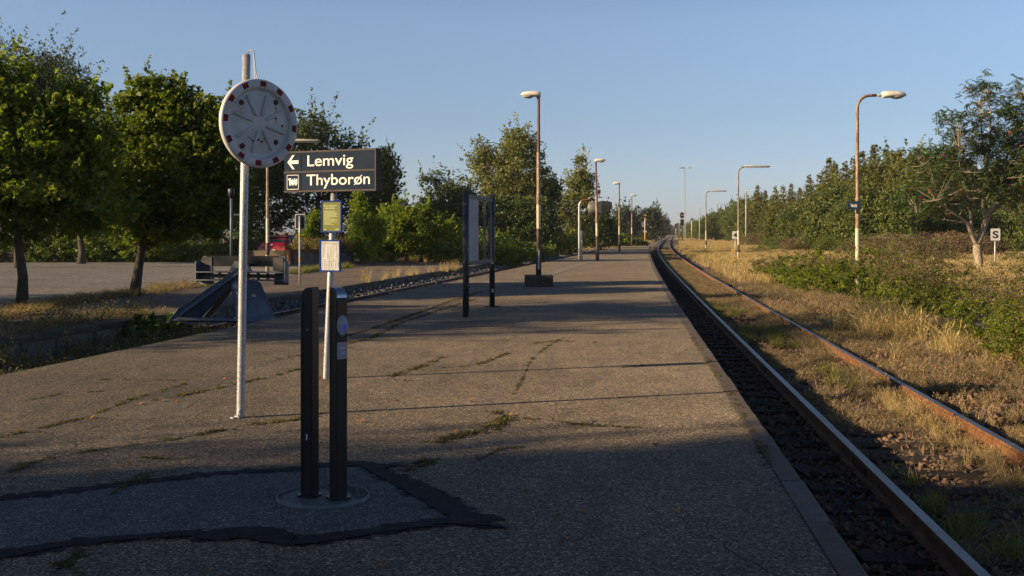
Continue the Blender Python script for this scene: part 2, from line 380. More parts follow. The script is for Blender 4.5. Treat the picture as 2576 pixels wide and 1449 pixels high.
def in_blobs(blobs, n, R, shell=.55, wob=.22):
    vol = np.array([(b[3] * b[4] * b[5]) ** .75 for b in blobs]); k = R.choice(len(blobs), n, p=vol / vol.sum())
    B = np.array(blobs, float)[k]
    d = R.normal(size=(n, 3)); d /= np.linalg.norm(d, axis=1)[:, None]
    ph = R.uniform(0, 6.28, (len(blobs), 3))[k]; f3 = d * 3.1 + ph
    lump = 1 + wob * (np.sin(f3[:, 0] * 1.7 + 1.3 * np.sin(f3[:, 1])) * np.cos(f3[:, 2] * 1.3) + .5 * np.sin(f3[:, 1] * 3.1 + f3[:, 2] * 2.3))
    d = d * lump[:, None]
    r = (shell + (1 - shell) * R.uniform(0, 1, n) ** .6) * np.where(R.uniform(0, 1, n) < .22, R.uniform(.3, 1, n), 1)
    return B[:, :3] + d * r[:, None] * B[:, 3:]
def clumpy(blobs, nc, per, cr, R, zmin=None, shell=.55, sprig=0.):
    C = in_blobs(blobs, nc, R, shell)
    if zmin is not None: C = C[C[:, 2] > zmin]
    kk = R.integers(int(per * .5), int(per * 1.5), len(C))
    I = np.repeat(np.arange(len(C)), kk)
    rad = cr * R.uniform(.6, 1.35, len(C))
    d = R.normal(size=(len(I), 3)); d /= np.linalg.norm(d, axis=1)[:, None]
    P = C[I] + d * (R.uniform(0, 1, len(I)) ** .5 * rad[I])[:, None] * np.array([1, 1, .62])
    tone = R.uniform(0, 1, len(C))[I] * .6 + R.uniform(0, 1, len(I)) * .4
    ns = int(len(C) * sprig)                               # loose shoots that break the outline
    if ns:
        ctr = C.mean(0); S0 = C[R.choice(len(C), ns)]; dv = S0 - ctr; dv /= np.linalg.norm(dv, axis=1)[:, None] + 1e-6
        keep = dv[:, 2] > -.25; S0, dv = S0[keep], dv[keep]; dv = dv * .7 + R.normal(size=dv.shape) * .35 + np.array([0, 0, .55]); dv /= np.linalg.norm(dv, axis=1)[:, None]
        Ls = cr * R.uniform(1.0, 2.5, len(S0)); m = max(8, int(per * .5)); u = R.uniform(0, 1, (len(S0), m)) ** .8
        Q = (S0[:, None, :] + dv[:, None, :] * (u * Ls[:, None])[..., None] + R.normal(size=(len(S0), m, 3)) * cr * .16 * (1.25 - u)[..., None]).reshape(-1, 3)
        P = np.concatenate([P, Q]); tone = np.concatenate([tone, R.uniform(.25, 1, len(Q))])
    return C, P, tone
def make_tree(name, label, cat, loc, blobs, trunk_h, r0, leafmat, bark, seed=1, nc=420, per=36, cr=.42, leaf=.12, lean=(0, 0), limbs=6,
              group=None, shell=.55, droop=.4, aspect=.62, twigs=True, forks=None, parent_extra=None, zmin=None):
    R = np.random.default_rng(seed)
    t = thing(name, label, cat, loc, 0, group)
    C, P, tone = clumpy(blobs, nc, per, cr, R, zmin, shell, .35)
    cx = float(np.mean([b[0] for b in blobs])); cy = float(np.mean([b[1] for b in blobs])); top = max(b[2] + b[5] for b in blobs)
    wood = MB(); pts = []
    k = 7; main = []
    for i in range(k):
        f = i / (k - 1); z = f * top * .82 - .15
        g = min(1, z / max(trunk_h, .1)); h = max(0, (z - trunk_h) / max(top - trunk_h, .1))
        main.append((lean[0] * g + (cx - lean[0]) * h * .8 + R.normal() * .03 * i, lean[1] * g + (cy - lean[1]) * h * .8 + R.normal() * .03 * i, z))
    wood.tube(main, [r0 * 1.18] + [r0 * (1 - .86 * (i / (k - 1)) ** .9) for i in range(1, k)], 10)
    anchors = [(Vector(p), r0 * (1 - .8 * i / k)) for i, p in enumerate(main) if p[2] > trunk_h * .8]
    order = np.argsort(C[:, 2]); sel = C[R.choice(len(C), min(limbs * 3, len(C)), replace=False)]
    for j in range(limbs):                                       # limbs
        e = Vector(sel[j]); a, ra = anchors[int(R.integers(0, max(1, len(anchors) - 2)))]
        if e.z < a.z + .2: e.z = a.z + .6
        mid = a.lerp(e, .5) + Vector((0, 0, .12 * (e - a).length)); q = a.lerp(e, .25) + Vector((0, 0, .04 * (e - a).length))
        path = [a, q, mid, e]; rr = min(ra * .6, r0 * .5)
        wood.tube(path, [rr, rr * .8, rr * .55, rr * .16], 6, caps=False)
        anchors += [(q, rr * .8), (mid, rr * .5), (a.lerp(e, .75) + Vector((0, 0, .08 * (e - a).length)), rr * .3)]
    if twigs:
        for c in C[::2]:
            c = Vector(c); cand = [x for x in anchors if x[0].z < c.z + .3] or anchors
            a, ra = min(cand, key=lambda x: (x[0] - c).length)
            rr = min(.03, ra * .4) * (r0 / .15) ** .3
            wood.tube([a, a.lerp(c, .55) + Vector((R.normal() * .05, R.normal() * .05, .07 * (c - a).length)), c], [rr, rr * .7, rr * .25], 4, caps=False)
    wood.build('trunk', bark, t)
    V = leaf_quads(P, leaf, R, .25, aspect, droop)
    quads('crown', V, tone, leafmat, t)
    return t
def make_conifer(name, label, loc, h, rb, seed, group=None, sparse=.0, dens=1.0):
    """wind combed spruce: whorls of upturned branches, thin tip"""
    R = np.random.default_rng(seed); t = thing(name, label, 'spruce tree', loc, 0, group)
    wd = MB(); wd.tube([(0, 0, -.3), (.02, .02, h * .5), (.15, .03, h)], [h * .018 + .03, h * .011 + .02, .012], 7)
    Q = []; tone = []
    z = h * .10
    while z < h * .985:
        f = (z / h); rad = rb * (1 - f) ** 1.05 * R.uniform(.75, 1.15) + .08
        nb = int(7 + 6 * (1 - f)); a0 = R.uniform(0, 6.28)
        for b in range(nb):
            if R.uniform() < sparse * (.3 + f): continue
            an = a0 + b * 2 * pi / nb + R.normal() * .2; L = rad * R.uniform(.45, 1.3) * (1 + .3 * cos(an)); zj = R.normal() * .16
            ns = max(3, int(L / .11 * dens)); tipup = R.uniform(.1, .35) * (1 + f)
            for s in range(ns):
                u = (s + R.uniform(.2, .9)) / ns; px = cos(an) * L * u; py = sin(an) * L * u
                pz = z + zj - .22 * L * u * (1 - f) + tipup * L * u * u + .15
                for sd in (-1, 1):
                    wl = (.38 * (1 - u) * (1 - .5 * f) + .20) * R.uniform(.6, 1.25) * (.5 + .5 * (1 - f)); aa = an + sd * R.uniform(.5, 1.1)
                    e = np.array([cos(aa) * wl, sin(aa) * wl, R.normal() * .07 + .05]); o = np.array([px, py, pz])
                    wv = np.array([-sin(aa), cos(aa), R.normal() * .6]) * .075
                    Q.append([o - wv, o + e * .5 - wv * 1.4 + (0, 0, -.05), o + e, o + e * .5 + wv * 1.4]); tone.append(R.uniform(0, .5) + .35 * f + .15 * u)
            if L > .5: wd.tube([(0, 0, z), (cos(an) * L * .5, sin(an) * L * .5, z - .06 * L + .1), (cos(an) * L, sin(an) * L, z - .22 * L * (1 - f) + tipup * L + .12)], [.02, .013, .005], 3, caps=False)
        z += max(.16, .036 * h) * R.uniform(.6, 1.1)
    wd.build('trunk', M_TWIG, t)
    quads('crown', np.array(Q), tone, M_LSPR, t)
    return t
def make_bush(name, label, cat, loc, blobs, leafmat, seed=1, nc=260, per=34, cr=.16, leaf=.06, group=None, top=None, top_from=.55, stems=10, shell=.72, flat=.3, zmin=.02, aspect=.62):
    """low shrub: leaf clumps, optional brown seed-head layer on top, stems"""
    R = np.random.default_rng(seed); t = thing(name, label, cat, loc, 0, group)
    C, P, tone = clumpy(blobs, nc, per, cr, R, zmin, shell)
    ht = max(b[2] + b[5] for b in blobs)
    st = MB()
    for c in C[R.choice(len(C), min(stems, len(C)), replace=False)]:
        c = Vector(c); st.tube([(c.x * .4, c.y * .4, -.1), (c.x * .75, c.y * .75, c.z * .6), tuple(c)], [.018, .012, .004], 4, caps=False)
    st.build('stem', M_TWIG, t)
    if top is not None:
        m = (P[:, 2] > ht * top_from + R.normal(size=len(P)) * ht * .10) & (R.uniform(size=len(P)) < .85)
        if m.sum() > 5:
            T = leaf_quads(P[m] + np.array([0, 0, .04]), leaf * .8, R, -.2, .3, -1.2)
            quads('seed_heads', T, tone[m], top, t)
        P, tone = P[~m], tone[~m]
    quads('foliage', leaf_quads(P, leaf, R, flat, aspect, .2), tone, leafmat, t)
    return t

# ---- instanced ground cover (grass, ballast, moss) by geometry nodes
def src_coll(name, objs):
    c = bpy.data.collections.new(name)
    for o in objs:
        for k in list(o.users_collection): k.objects.unlink(o)
        c.objects.link(o)
    return c
_GN = {}
def scatter_group(coll):
    if coll.name in _GN: return _GN[coll.name]
    g = bpy.data.node_groups.new('scatter ' + coll.name, 'GeometryNodeTree')
    g.interface.new_socket('Geometry', in_out='INPUT', socket_type='NodeSocketGeometry')
    g.interface.new_socket('Geometry', in_out='OUTPUT', socket_type='NodeSocketGeometry')
    i = g.nodes.new('NodeGroupInput'); o = g.nodes.new('NodeGroupOutput')
    ci = g.nodes.new('GeometryNodeCollectionInfo'); ci.inputs[0].default_value = coll
    ci.inputs['Separate Children'].default_value = True; ci.inputs['Reset Children'].default_value = True
    ip = g.nodes.new('GeometryNodeInstanceOnPoints'); ip.inputs['Pick Instance'].default_value = True
    def at(nm, ty):
        a = g.nodes.new('GeometryNodeInputNamedAttribute'); a.data_type = ty; a.inputs[0].default_value = nm; return a.outputs[0]
    g.links.new(i.outputs[0], ip.inputs['Points']); g.links.new(ci.outputs[0], ip.inputs['Instance'])
    g.links.new(at('idx', 'INT'), ip.inputs['Instance Index'])
    e2r = g.nodes.new('FunctionNodeEulerToRotation'); g.links.new(at('rot', 'FLOAT_VECTOR'), e2r.inputs[0])
    g.links.new(e2r.outputs[0], ip.inputs['Rotation'])
    g.links.new(at('scl', 'FLOAT_VECTOR'), ip.inputs['Scale'])
    g.links.new(ip.outputs[0], o.inputs[0]); _GN[coll.name] = g; return g
def scatter(name, coll, P, scl, R, tilt=.15, label=None, cat=None, full=False, parent=None, group=None):
    n = len(P); me = bpy.data.meshes.new(name); me.vertices.add(n); me.vertices.foreach_set('co', np.asarray(P, np.float32).reshape(-1))
    k = len(coll.objects)
    a = me.attributes.new('idx', 'INT', 'POINT'); a.data.foreach_set('value', R.integers(0, k, n).astype(np.int32))
    rot = np.stack([R.normal(size=n) * tilt, R.normal(size=n) * tilt, R.uniform(0, 6.283, n)], 1)
    if full: rot = R.uniform(0, 6.283, (n, 3))
    a = me.attributes.new('rot', 'FLOAT_VECTOR', 'POINT'); a.data.foreach_set('vector', rot.astype(np.float32).reshape(-1))
    s = np.asarray(scl, float); s = np.repeat(s[:, None], 3, 1) if s.ndim == 1 else s
    a = me.attributes.new('scl', 'FLOAT_VECTOR', 'POINT'); a.data.foreach_set('vector', s.astype(np.float32).reshape(-1))
    o = bpy.data.objects.new(name, me); COL.objects.link(o)
    md = o.modifiers.new('scatter', 'NODES'); md.node_group = scatter_group(coll)
    if parent: o.parent = parent
    tag(o, label, cat, group, 'stuff'); return o
def blades(name, R, n, h, spread, wid, bend, mat, heads=0., base=0.02):
    """one tuft: curved tapering blades (3 quads each), some with seed heads"""
    Q = []; T = []
    for i in range(n):
        a = R.uniform(0, 6.283); r = base * R.uniform(0, 1) ** .5; o = np.array([cos(a) * r, sin(a) * r, 0])
        d = R.uniform(0, 6.283); ln = h * R.uniform(.55, 1.1); bd = bend * R.uniform(.3, 1.3); lean = spread * R.uniform(0, 1)
        dv = np.array([cos(d), sin(d), 0]); sv = np.array([-sin(d + R.normal() * .8), cos(d + R.normal() * .8), 0])
        p = [o]
        for s in (1, 2, 3):
            u = s / 3; p.append(o + dv * (lean * u + bd * u * u) * ln + np.array([0, 0, ln * (u - .35 * bd * u * u)]))
        w_ = wid * R.uniform(.6, 1.3); tn = R.uniform()
        ws = [w_, w_ * .85, w_ * .5, w_ * .08]
        for s in range(3):
            Q.append([p[s] - sv * ws[s], p[s] + sv * ws[s], p[s + 1] + sv * ws[s + 1], p[s + 1] - sv * ws[s + 1]]); T.append(tn)
        if R.uniform() < heads:
            tp = p[3]; e = (p[3] - p[2]); e /= np.linalg.norm(e); hl = .10 * R.uniform(.7, 1.4) * h / .7
            for sg in (sv, dv):
                Q.append([tp - e * hl, tp - e * hl * .4 + sg * wid * 2.6, tp + e * hl * .35, tp - e * hl * .4 - sg * wid * 2.6]); T.append(min(1, tn + .2))
    return quads(name, np.array(Q), T, mat)
def rocks(name, R, mat, k=4):
    out = []
    for i in range(k):
        d = R.normal(size=(12, 3)); d /= np.linalg.norm(d, axis=1)[:, None]; d *= R.uniform(.7, 1.1, (12, 1)) * np.array([1, .8, .62])
        import bmesh
        bm = bmesh.new(); [bm.verts.new(tuple(p)) for p in d]; bmesh.ops.convex_hull(bm, input=bm.verts)
        me = bpy.data.meshes.new(name); bm.to_mesh(me); bm.free(); me.materials.append(mat); rnd_attr(me, [R.uniform()] * len(me.polygons))
        o = bpy.data.objects.new(name, me); COL.objects.link(o); out.append(o)
    return out
TR = np.random.default_rng(11)
C_DRY = src_coll('dry tufts', [blades('dry_tuft', TR, 46, .5, .40, .0032, .4, M_DRY, .25, .10) for _ in range(4)])
C_DRYF = src_coll('dry field tufts', [blades('field_tuft', TR, 90, .5, .30, .0075, .35, M_DRY, .3, .38) for _ in range(4)])
C_MAT = src_coll('low dry mat', [blades('mat_tuft', TR, 60, .16, 1.1, .0035, .7, M_DRYD, .1, .12) for _ in range(4)])
C_GREEN = src_coll('green tufts', [blades('green_tuft', TR, 70, .26, .55, .0035, .5, M_GRASS, .0, .08) for _ in range(4)])
C_MOSS = src_coll('moss cushions', [blades('moss_tuft', TR, 30, .020, 1.1, .0034, .6, M_MOSS, 0, .030) for _ in range(4)])
C_ROCK = src_coll('brown stones', rocks('stone', TR, M_STONE, 5))
C_GROCK = src_coll('grey stones', rocks('grey_stone', TR, M_GSTONE, 5))
C_WEED = src_coll('weeds', [quads('weed', leaf_quads(TR.normal(size=(60, 3)) * np.array([.12, .12, .10]) + np.array([0, 0, .14]), .045, TR, .3, .45), TR.uniform(size=60), M_MOSS) for _ in range(3)])
C_DLEAF = src_coll('leaf litter', [quads('litter', leaf_quads(np.zeros((1, 3)), 1.0, TR, 1.2, .8), [TR.uniform()], M_LITTER) for _ in range(4)])
# ------------------------------------------------------------------ setting: ground, platforms, tracks
YS = [1.5 + i * .75 for i in range(30)] + [24 + i * 1.5 for i in range(40)] + [84 + i * 3 for i in range(15)]
YS = [y for y in YS if y < 125.5]
def ground_z(x, y):
    return -.60 + .035 * math.sin(x * .7 + 1.3 * math.sin(y * .31)) * math.cos(y * .45 + x * .2)
mb = MB()
gx = [-3000, -600, -200, -90, -50, -30, -20, -14, -9] + [-6 + 1.5 * i for i in range(60)] + [90, 110, 150, 220, 400, 900, 3000]
gy = [-300, -60, -20, -5] + [1.5 * i for i in range(80)] + [124, 130, 138, 150, 165, 185, 210, 250, 300, 400, 600, 1000, 2000, 5000]
nx = len(gx); vs = [(x, y, ground_z(x, y) if abs(x) < 150 and 0 < y < 250 else -.60) for y in gy for x in gx]
mb.add(vs, [(j * nx + i, j * nx + i + 1, (j + 1) * nx + i + 1, (j + 1) * nx + i) for j in range(len(gy) - 1) for i in range(nx - 1)], 0, True)
tag(mb.build('ground', M_FIELD), kind='structure')

# platform with its aggregate top and coping
mb = MB()
Lp = [(LE(y) if y > 3 else LE(3) , y) for y in YS]; Rp = [(RE(y) - .155, y) for y in YS]
Lp = [(-30, -9), (-30, 1.2)] + [(-14, 2.8), (-7.4, 5)] + [(LE(y), y) for y in YS if y > 5.6]
Rp = [(1.0, -9)] + [(RE(y) - .155, y) for y in YS]
# top as quads across
def lx(y):
    return float(np.interp(y, [-9, 1.2, 2.8, 5, 12], [-30, -30, -14, -8.2, LE(12)])) if y < 12 else LE(y)
yy = [-9, -4, 0] + YS
mb.add([(lx(y), y, 0) for y in yy] + [(RE(y) - .155, y, 0) for y in yy], [(i, len(yy) + i, len(yy) + i + 1, i + 1) for i in range(len(yy) - 1)])
mb.add([(lx(y), y, 0) for y in yy] + [(lx(y), y, -.9) for y in yy], [(i, i + 1, len(yy) + i + 1, len(yy) + i) for i in range(len(yy) - 1)], 1)
ye = yy[-1]
mb.add([(lx(ye), ye, 0), (RE(ye) - .155, ye, 0), (RE(ye) - .155, ye, -.9), (lx(ye), ye, -.9)], [(0, 1, 2, 3)], 1)
plat = tag(mb.build('platform', [M_PLAT, M_CONC]), kind='structure')
mb = MB()
def sec(y):
    x0, _ = off(RE, y, -.15); x1 = RE(y)
    return [(x0, y, -.03), (x0, y, .004), (x1 - .012, y, .004), (x1, y, -.008), (x1, y, -.16), (x1 - .05, y, -.17), (x1 - .05, y, -.95), (x0, y, -.95)]
mb.loft([[(x, y, z - .012) for x, y, z in sec(y)] for y in yy], 0, False)
cp = mb.build('coping', M_COPE, plat)
RC = random.Random(3)
y = 3.0; k = 0
cmat = [M_COPE, pm('greyer coping concrete', (.085, .066, .052), (.115, .095, .078), .85, scale=8, c3=(.17, .15, .13), s3=55, lo3=.6, hi3=.66, b=.003)]
while y < 118:
    L_ = 1.0 if y < 70 else 3.0; m2 = MB(); dz = RC.uniform(-.003, .004); dx = RC.uniform(-.006, .004); rings = []
    for q in range(7):
        yq = y + .006 + (L_ - .012) * q / 6; x0, _ = off(RE, yq, -.15); ch = RC.uniform(0, .0035) * (1 if q not in (0, 6) else 2.2)
        x1 = RE(yq) + dx - ch; rings.append([(x0, yq, -.01), (x0, yq, .006 + dz), (x1 - .014 - ch, yq, .006 + dz), (x1, yq, -.010 - ch + dz), (x1, yq, -.158), (x1 - .05, yq, -.16)])
    m2.loft(rings, 0, False); m2.build('coping_stone', cmat[RC.random() < .3], plat); y += L_; k += 1
# pale worn remains of an edge line
m2 = MB()
for q in range(420):
    yq = 3.5 + 26 * RC.random() ** 1.4
    if math.sin(yq * 1.9) + math.sin(yq * .7 + 1) < .2: continue
    px_, py_ = off(RE, yq, -.175 + RC.gauss(0, .012)); a_ = RC.uniform(.006, .02); zz_ = RC.uniform(.0024, .0042); m2.add([(px_ - a_, py_ - a_ * 1.5, zz_), (px_ + a_, py_ - a_, zz_), (px_ + a_ * .7, py_ + a_ * 1.6, zz_), (px_ - a_ * .6, py_ + a_, zz_)], [(0, 1, 2, 3)])
tag(m2.build('worn_paint', pm('worn pale paint', (.19, .175, .155), None, .9), plat), kind='stuff')
# pale slabs covering a cable trench
A = [(1372, 693), (1410, 681), (1450, 668), (1490, 657.5), (1530, 646.5), (1560, 640), (1600, 630)]
pts = [G(*a) for a in A]
st = MB()
for i in range(len(pts) - 1):
    a, b = Vector(pts[i]), Vector(pts[i + 1]); n = max(2, int((b - a).length / 1.0))
    for k in range(n):
        p, q = a.lerp(b, (k + .01) / n), a.lerp(b, (k + .985) / n); d = (q - p).normalized(); nn = Vector((-d.y, d.x, 0)) * .23; zz = Vector((0, 0, .006))
        st.add([p - nn + zz, q - nn + zz, q + nn + zz, p + nn + zz], [(0, 1, 2, 3)])
st.build('trench_slabs', M_SLAB, plat)

# older repairs: smooth mortar skim, darker trench fill between the twin cracks
def flat_poly(name, mat, A, z):
    bm_ = bmesh.new(); f_ = bm_.faces.new([bm_.verts.new(G(x, y, z)) for x, y in A]); f_.normal_update(); bmesh.ops.triangulate(bm_, faces=[f_])
    me_ = bpy.data.meshes.new(name); bm_.to_mesh(me_); bm_.free(); me_.materials.append(mat)
    if me_.polygons[0].normal.z < 0: me_.flip_normals()
    o_ = bpy.data.objects.new(name, me_); COL.objects.link(o_); o_.parent = plat; return o_
M_SKIM = asphalt('smooth mortar skim', (.085, .070, .052), (.150, .120, .085), 160, bd=.0015)
M_FILL = asphalt('darker trench fill', (.055, .045, .034), (.115, .092, .066), 120, bd=.003)
flat_poly('mortar_skim', M_SKIM, [(228, 1046), (262, 1034), (330, 1012), (398, 1000), (440, 1003), (492, 1010), (470, 1026), (520, 1032), (492, 1046), (430, 1048), (360, 1056), (300, 1054)], .0018)
flat_poly('trench_fill', M_FILL, [(760, 905), (870, 849), (940, 829), (1002, 806), (1060, 787), (1127, 762), (1211, 735), (1300, 712), (1330, 715), (1203, 752), (1103, 782), (1006, 815), (935, 852), (870, 868), (790, 905)], .0016)
flat_poly('trench_fill', M_FILL, [(0, 1104), (60, 1089), (160, 1066), (235, 1045), (330, 1007), (400, 987), (480, 964), (600, 935), (620, 945), (470, 992), (385, 1010), (330, 1040), (240, 1075), (120, 1108), (0, 1130)], .0012)
RK = random.Random(31); mfc = pm('fine crack', (.02, .018, .014), (.035, .03, .022), .95, scale=12)
for q in range(26):                                            # fine branching cracks
    x0 = RK.uniform(-3.6, 3.5); y0 = RK.uniform(5.2, 26); a_ = RK.choice((0.15, 1.65, 1.4, -.2)) + RK.gauss(0, .3); pts_ = []
    for s_ in range(RK.randint(14, 40)):
        if not (lx(y0) + .3 < x0 < RE(y0) - .3): break
        pts_.append((x0, y0, RK.uniform(.0015, .005))); a_ += RK.gauss(0, .28); x0 += .07 * cos(a_); y0 += .07 * sin(a_)
    if len(pts_) > 4: strip('fine_crack', mfc, pts_, .0024 + .00004 * q).parent = plat
# bitumen seal round the newer asphalt patch
def wob(A, amp, z, step=.12, seed=3):
    R = np.random.default_rng(seed); out = []
    P = [(*G(x, y)[:2], hw) for x, y, hw in A]
    for i in range(len(P) - 1):
        a, b = np.array(P[i]), np.array(P[i + 1]); n = max(1, int(np.linalg.norm((b - a)[:2]) / step))
        for k in range(n):
            c = a + (b - a) * k / n; out.append((c[0] + R.normal() * amp * .8, c[1] + R.normal() * amp * .8, max(.004, c[2] * R.uniform(.8, 1.2) + R.normal() * amp)))
    out.append(tuple(P[-1])); return out
pa = [(-60, 1262), (0, 1255), (200, 1235), (380, 1210), (560, 1192), (750, 1180), (880, 1172), (935, 1178), (1040, 1232), (1120, 1285), (1160, 1305), (1000, 1322), (850, 1348), (745, 1362), (640, 1325), (560, 1335), (500, 1338), (200, 1362), (0, 1396), (-60, 1405)]
mb = MB(); gp = [G(x, y, .004) for x, y in pa]
bm = bmesh.new(); bv = [bm.verts.new(p) for p in gp]; fa = bm.faces.new(bv); bmesh.ops.triangulate(bm, faces=[fa]); 
me = bpy.data.meshes.new('asphalt_patch'); bm.to_mesh(me); bm.free(); me.materials.append(M_PATCH)
if me.polygons[0].normal.z < 0: me.flip_normals()
o = bpy.data.objects.new('asphalt_patch', me); COL.objects.link(o); o.parent = plat
T1 = [(-60, 1264, .06), (0, 1256, .05), (200, 1234, .055), (380, 1211, .05), (560, 1192, .048), (750, 1180, .046), (860, 1168, .07), (905, 1168, .08), (950, 1178, .06), (985, 1172, .035), (1012, 1166, .008)]
T2 = [(930, 1176, .05), (1040, 1226, .085), (1110, 1262, .09), (1160, 1296, .10), (1200, 1312, .07), (1265, 1304, .008)]
T3 = [(-60, 1412, .06), (0, 1402, .06), (130, 1376, .055), (300, 1358, .05), (470, 1345, .05), (545, 1352, .085), (600, 1340, .10), (660, 1344, .10), (735, 1366, .075), (850, 1352, .06), (1000, 1330, .055), (1130, 1312, .06), (1205, 1322, .035), (1272, 1331, .006)]
for i, T in enumerate((T1, T2, T3)):
    o = strip('tar_seal', M_TAR, wob(T, .005, .008, .05, 5 + i), .008 + .0015 * i); o.parent = plat

m2 = MB(); RT = random.Random(8)                              # smears and crumbs of bitumen along the seal
for T in (T1, T2, T3):
    P = [(*G(x, y)[:2], hw) for x, y, hw in T]
    for i in range(len(P) - 1):
        a, b = Vector(P[i]), Vector(P[i + 1]); l_ = math.hypot(b.x - a.x, b.y - a.y); nx_, ny_ = -(b.y - a.y) / l_, (b.x - a.x) / l_
        for q in range(int(l_ * 46)):
            u = RT.random(); c = a.lerp(b, u); s_ = RT.choice((-1, 1)) * (c.z + abs(RT.gauss(0, .016)) - .008); r_ = RT.uniform(.004, .026) if RT.random() < .8 else RT.uniform(.03, .05); k_ = RT.randint(5, 8)
            zc_ = RT.uniform(.0048, .0076)
            m2.add([(c.x + nx_ * s_ + r_ * RT.uniform(.5, 1.2) * cos(6.283 * w_ / k_) * 1.6, c.y + ny_ * s_ + r_ * RT.uniform(.5, 1.2) * sin(6.283 * w_ / k_), zc_) for w_ in range(k_)], [tuple(range(k_))])
tag(m2.build('tar_crumbs', M_TAR, plat), kind='stuff')
# lower ground left of the platform: bed of the left track, far platform, car park
def WL(y): return LE(y) - 3.28                          # wall line of the opposite platform (x offset)
yl = [4, 8, 12, 16, 20, 24, 28, 34, 40, 48, 56, 66, 78, 90, 105, 125, 150, 190]
mb = MB()
mb.add([(WL(y) - .4, y, -.62 + .03) for y in yl] + [(LE(y) + .4, y, -.62 + .03) for y in yl], [(i, len(yl) + i, len(yl) + i + 1, i + 1) for i in range(len(yl) - 1)])
tag(mb.build('track_bed', M_EARTH), kind='structure')
yl2 = [-10, 0] + yl[:-5] + [90]
mb = MB()
mb.add([(WL(y) - .32, y, LPZ) for y in yl2] + [(-70, y, LPZ) for y in yl2], [(len(yl2) + i, i, i + 1, len(yl2) + i + 1) for i in range(len(yl2) - 1)])
o = tag(mb.build('opposite_platform', M_OLD), kind='structure')
cpk = [(-60, 808), (0, 785), (70, 772), (160, 757), (250, 744), (330, 738), (420, 722), (500, 712), (700, 700), (745, 690), (800, 676), (726, 668), (700, 660.5), (560, 659), (350, 660), (150, 661), (-60, 661.5), (-400, 661.5), (-400, 900)]
gp = [G(x, y, LPZ + .006) for x, y in cpk]
bm = bmesh.new(); bv = [bm.verts.new(p) for p in gp]; fa = bm.faces.new(bv); bmesh.ops.triangulate(bm, faces=[fa])
me = bpy.data.meshes.new('car_park'); bm.to_mesh(me); bm.free(); me.materials.append(M_YARD)
if me.polygons[0].normal.z < 0: me.flip_normals()
o = bpy.data.objects.new('car_park', me); COL.objects.link(o); tag(o, kind='structure')
# its retaining wall: coping plus concrete panels
wall = thing('retaining_wall', 'low concrete panel wall edging the opposite platform beside the left track', 'wall', (WL(20), 20, 0))
mbc = MB(); 
def wsec(y):
    x = WL(y) - WL(20); return [(x - .34, y - 20, LPZ - .10), (x - .34, y - 20, LPZ + .012), (x + .03, y - 20, LPZ + .012), (x + .03, y - 20, LPZ - .10)]
mbc.loft([wsec(y) for y in [4, 8, 12, 16, 20, 24, 28, 34, 40, 48, 56, 66, 78, 90]], 0, False); mbc.build('coping', pm('mossy coping', (.05, .045, .035), (.09, .08, .06), .9, scale=2), wall)
pm_panel = [pm('panel concrete ' + str(i), (.16 + .03 * i, .15 + .025 * i, .125 + .02 * i), (.08, .07, .06), .9, scale=2.5, b=.004) for i in range(3)]
y = 6.0; k = 0; RW = np.random.default_rng(4)
while y < 88:
    y1 = y + 1.0; post = MB()
    a = Vector((WL(y) - WL(20), y - 20, 0)); b = Vector((WL(y1) - WL(20), y1 - 20, 0)); d = (b - a).normalized(); n = Vector((d.y, -d.x, 0))
    for nm, s0, s1, t in (('concrete_panel', .06, .93, RW.uniform(-.03, -.012)), ('panel_post', .935, 1.055, 0.004)):
        m2 = MB(); p, q = a.lerp(b, s0), a.lerp(b, s1)
        vs = [p + n * t, q + n * t, q - n * .2, p - n * .2]
        m2.add([v + Vector((0, 0, LPZ - .101)) for v in vs] + [v + Vector((0, 0, -.75)) for v in vs], [(0, 1, 5, 4), (1, 2, 6, 5), (3, 0, 4, 7), (0, 3, 2, 1), (2, 3, 7, 6)])
        m2.build(nm, pm_panel[k % 3] if nm == 'concrete_panel' else M_CONC, wall)
    y += 1.0 if y < 45 else 1.0; k += 1
    if y > 60: break

# rails
PROF = [(-.036, 0), (.036, 0), (.036, -.03), (.022, -.042), (.009, -.05), (.009, -.125), (.062, -.14), (.062, -.15), (-.062, -.15), (-.062, -.14), (-.009, -.125), (-.009, -.05), (-.022, -.042), (-.036, -.03)]
def rail(parent, fn, d, ys, top, mats, org, loc_name='rail'):
    m2 = MB(); rings = []
    for y in ys:
        s = (fn(y + .5) - fn(y - .5)); n = math.sqrt(1 + s * s); rings.append([(fn(y) + (d + px) / n - org[0], y - (d + px) * s / n - org[1], top + pz) for px, pz in PROF])
    m2.loft(rings, 0, False)
    o = m2.build(loc_name, mats, parent)
    # polished running surface: faces whose profile edge is the head top
    n = len(PROF)
    for i in range(len(rings) - 1): o.data.polygons[i * n + 0].material_index = 1
    return o
YR = [1 + .8 * i for i in range(60)] + [50 + 2.5 * i for i in range(40)] + [155 + 6 * i for i in range(30)] + [360, 420, 500, 650]
tr = thing('railway_track', 'curving main railway track with shiny rails along the right of the platform', 'railway track', (LR(10), 10, 0))
og = (LR(10), 10)
rail(tr, LR, 0, YR, RAILZ, [M_RUST, M_STEEL], og); rail(tr, LR, 1.5, YR, RAILZ, [M_RUST, M_STEEL], og)
sm = []
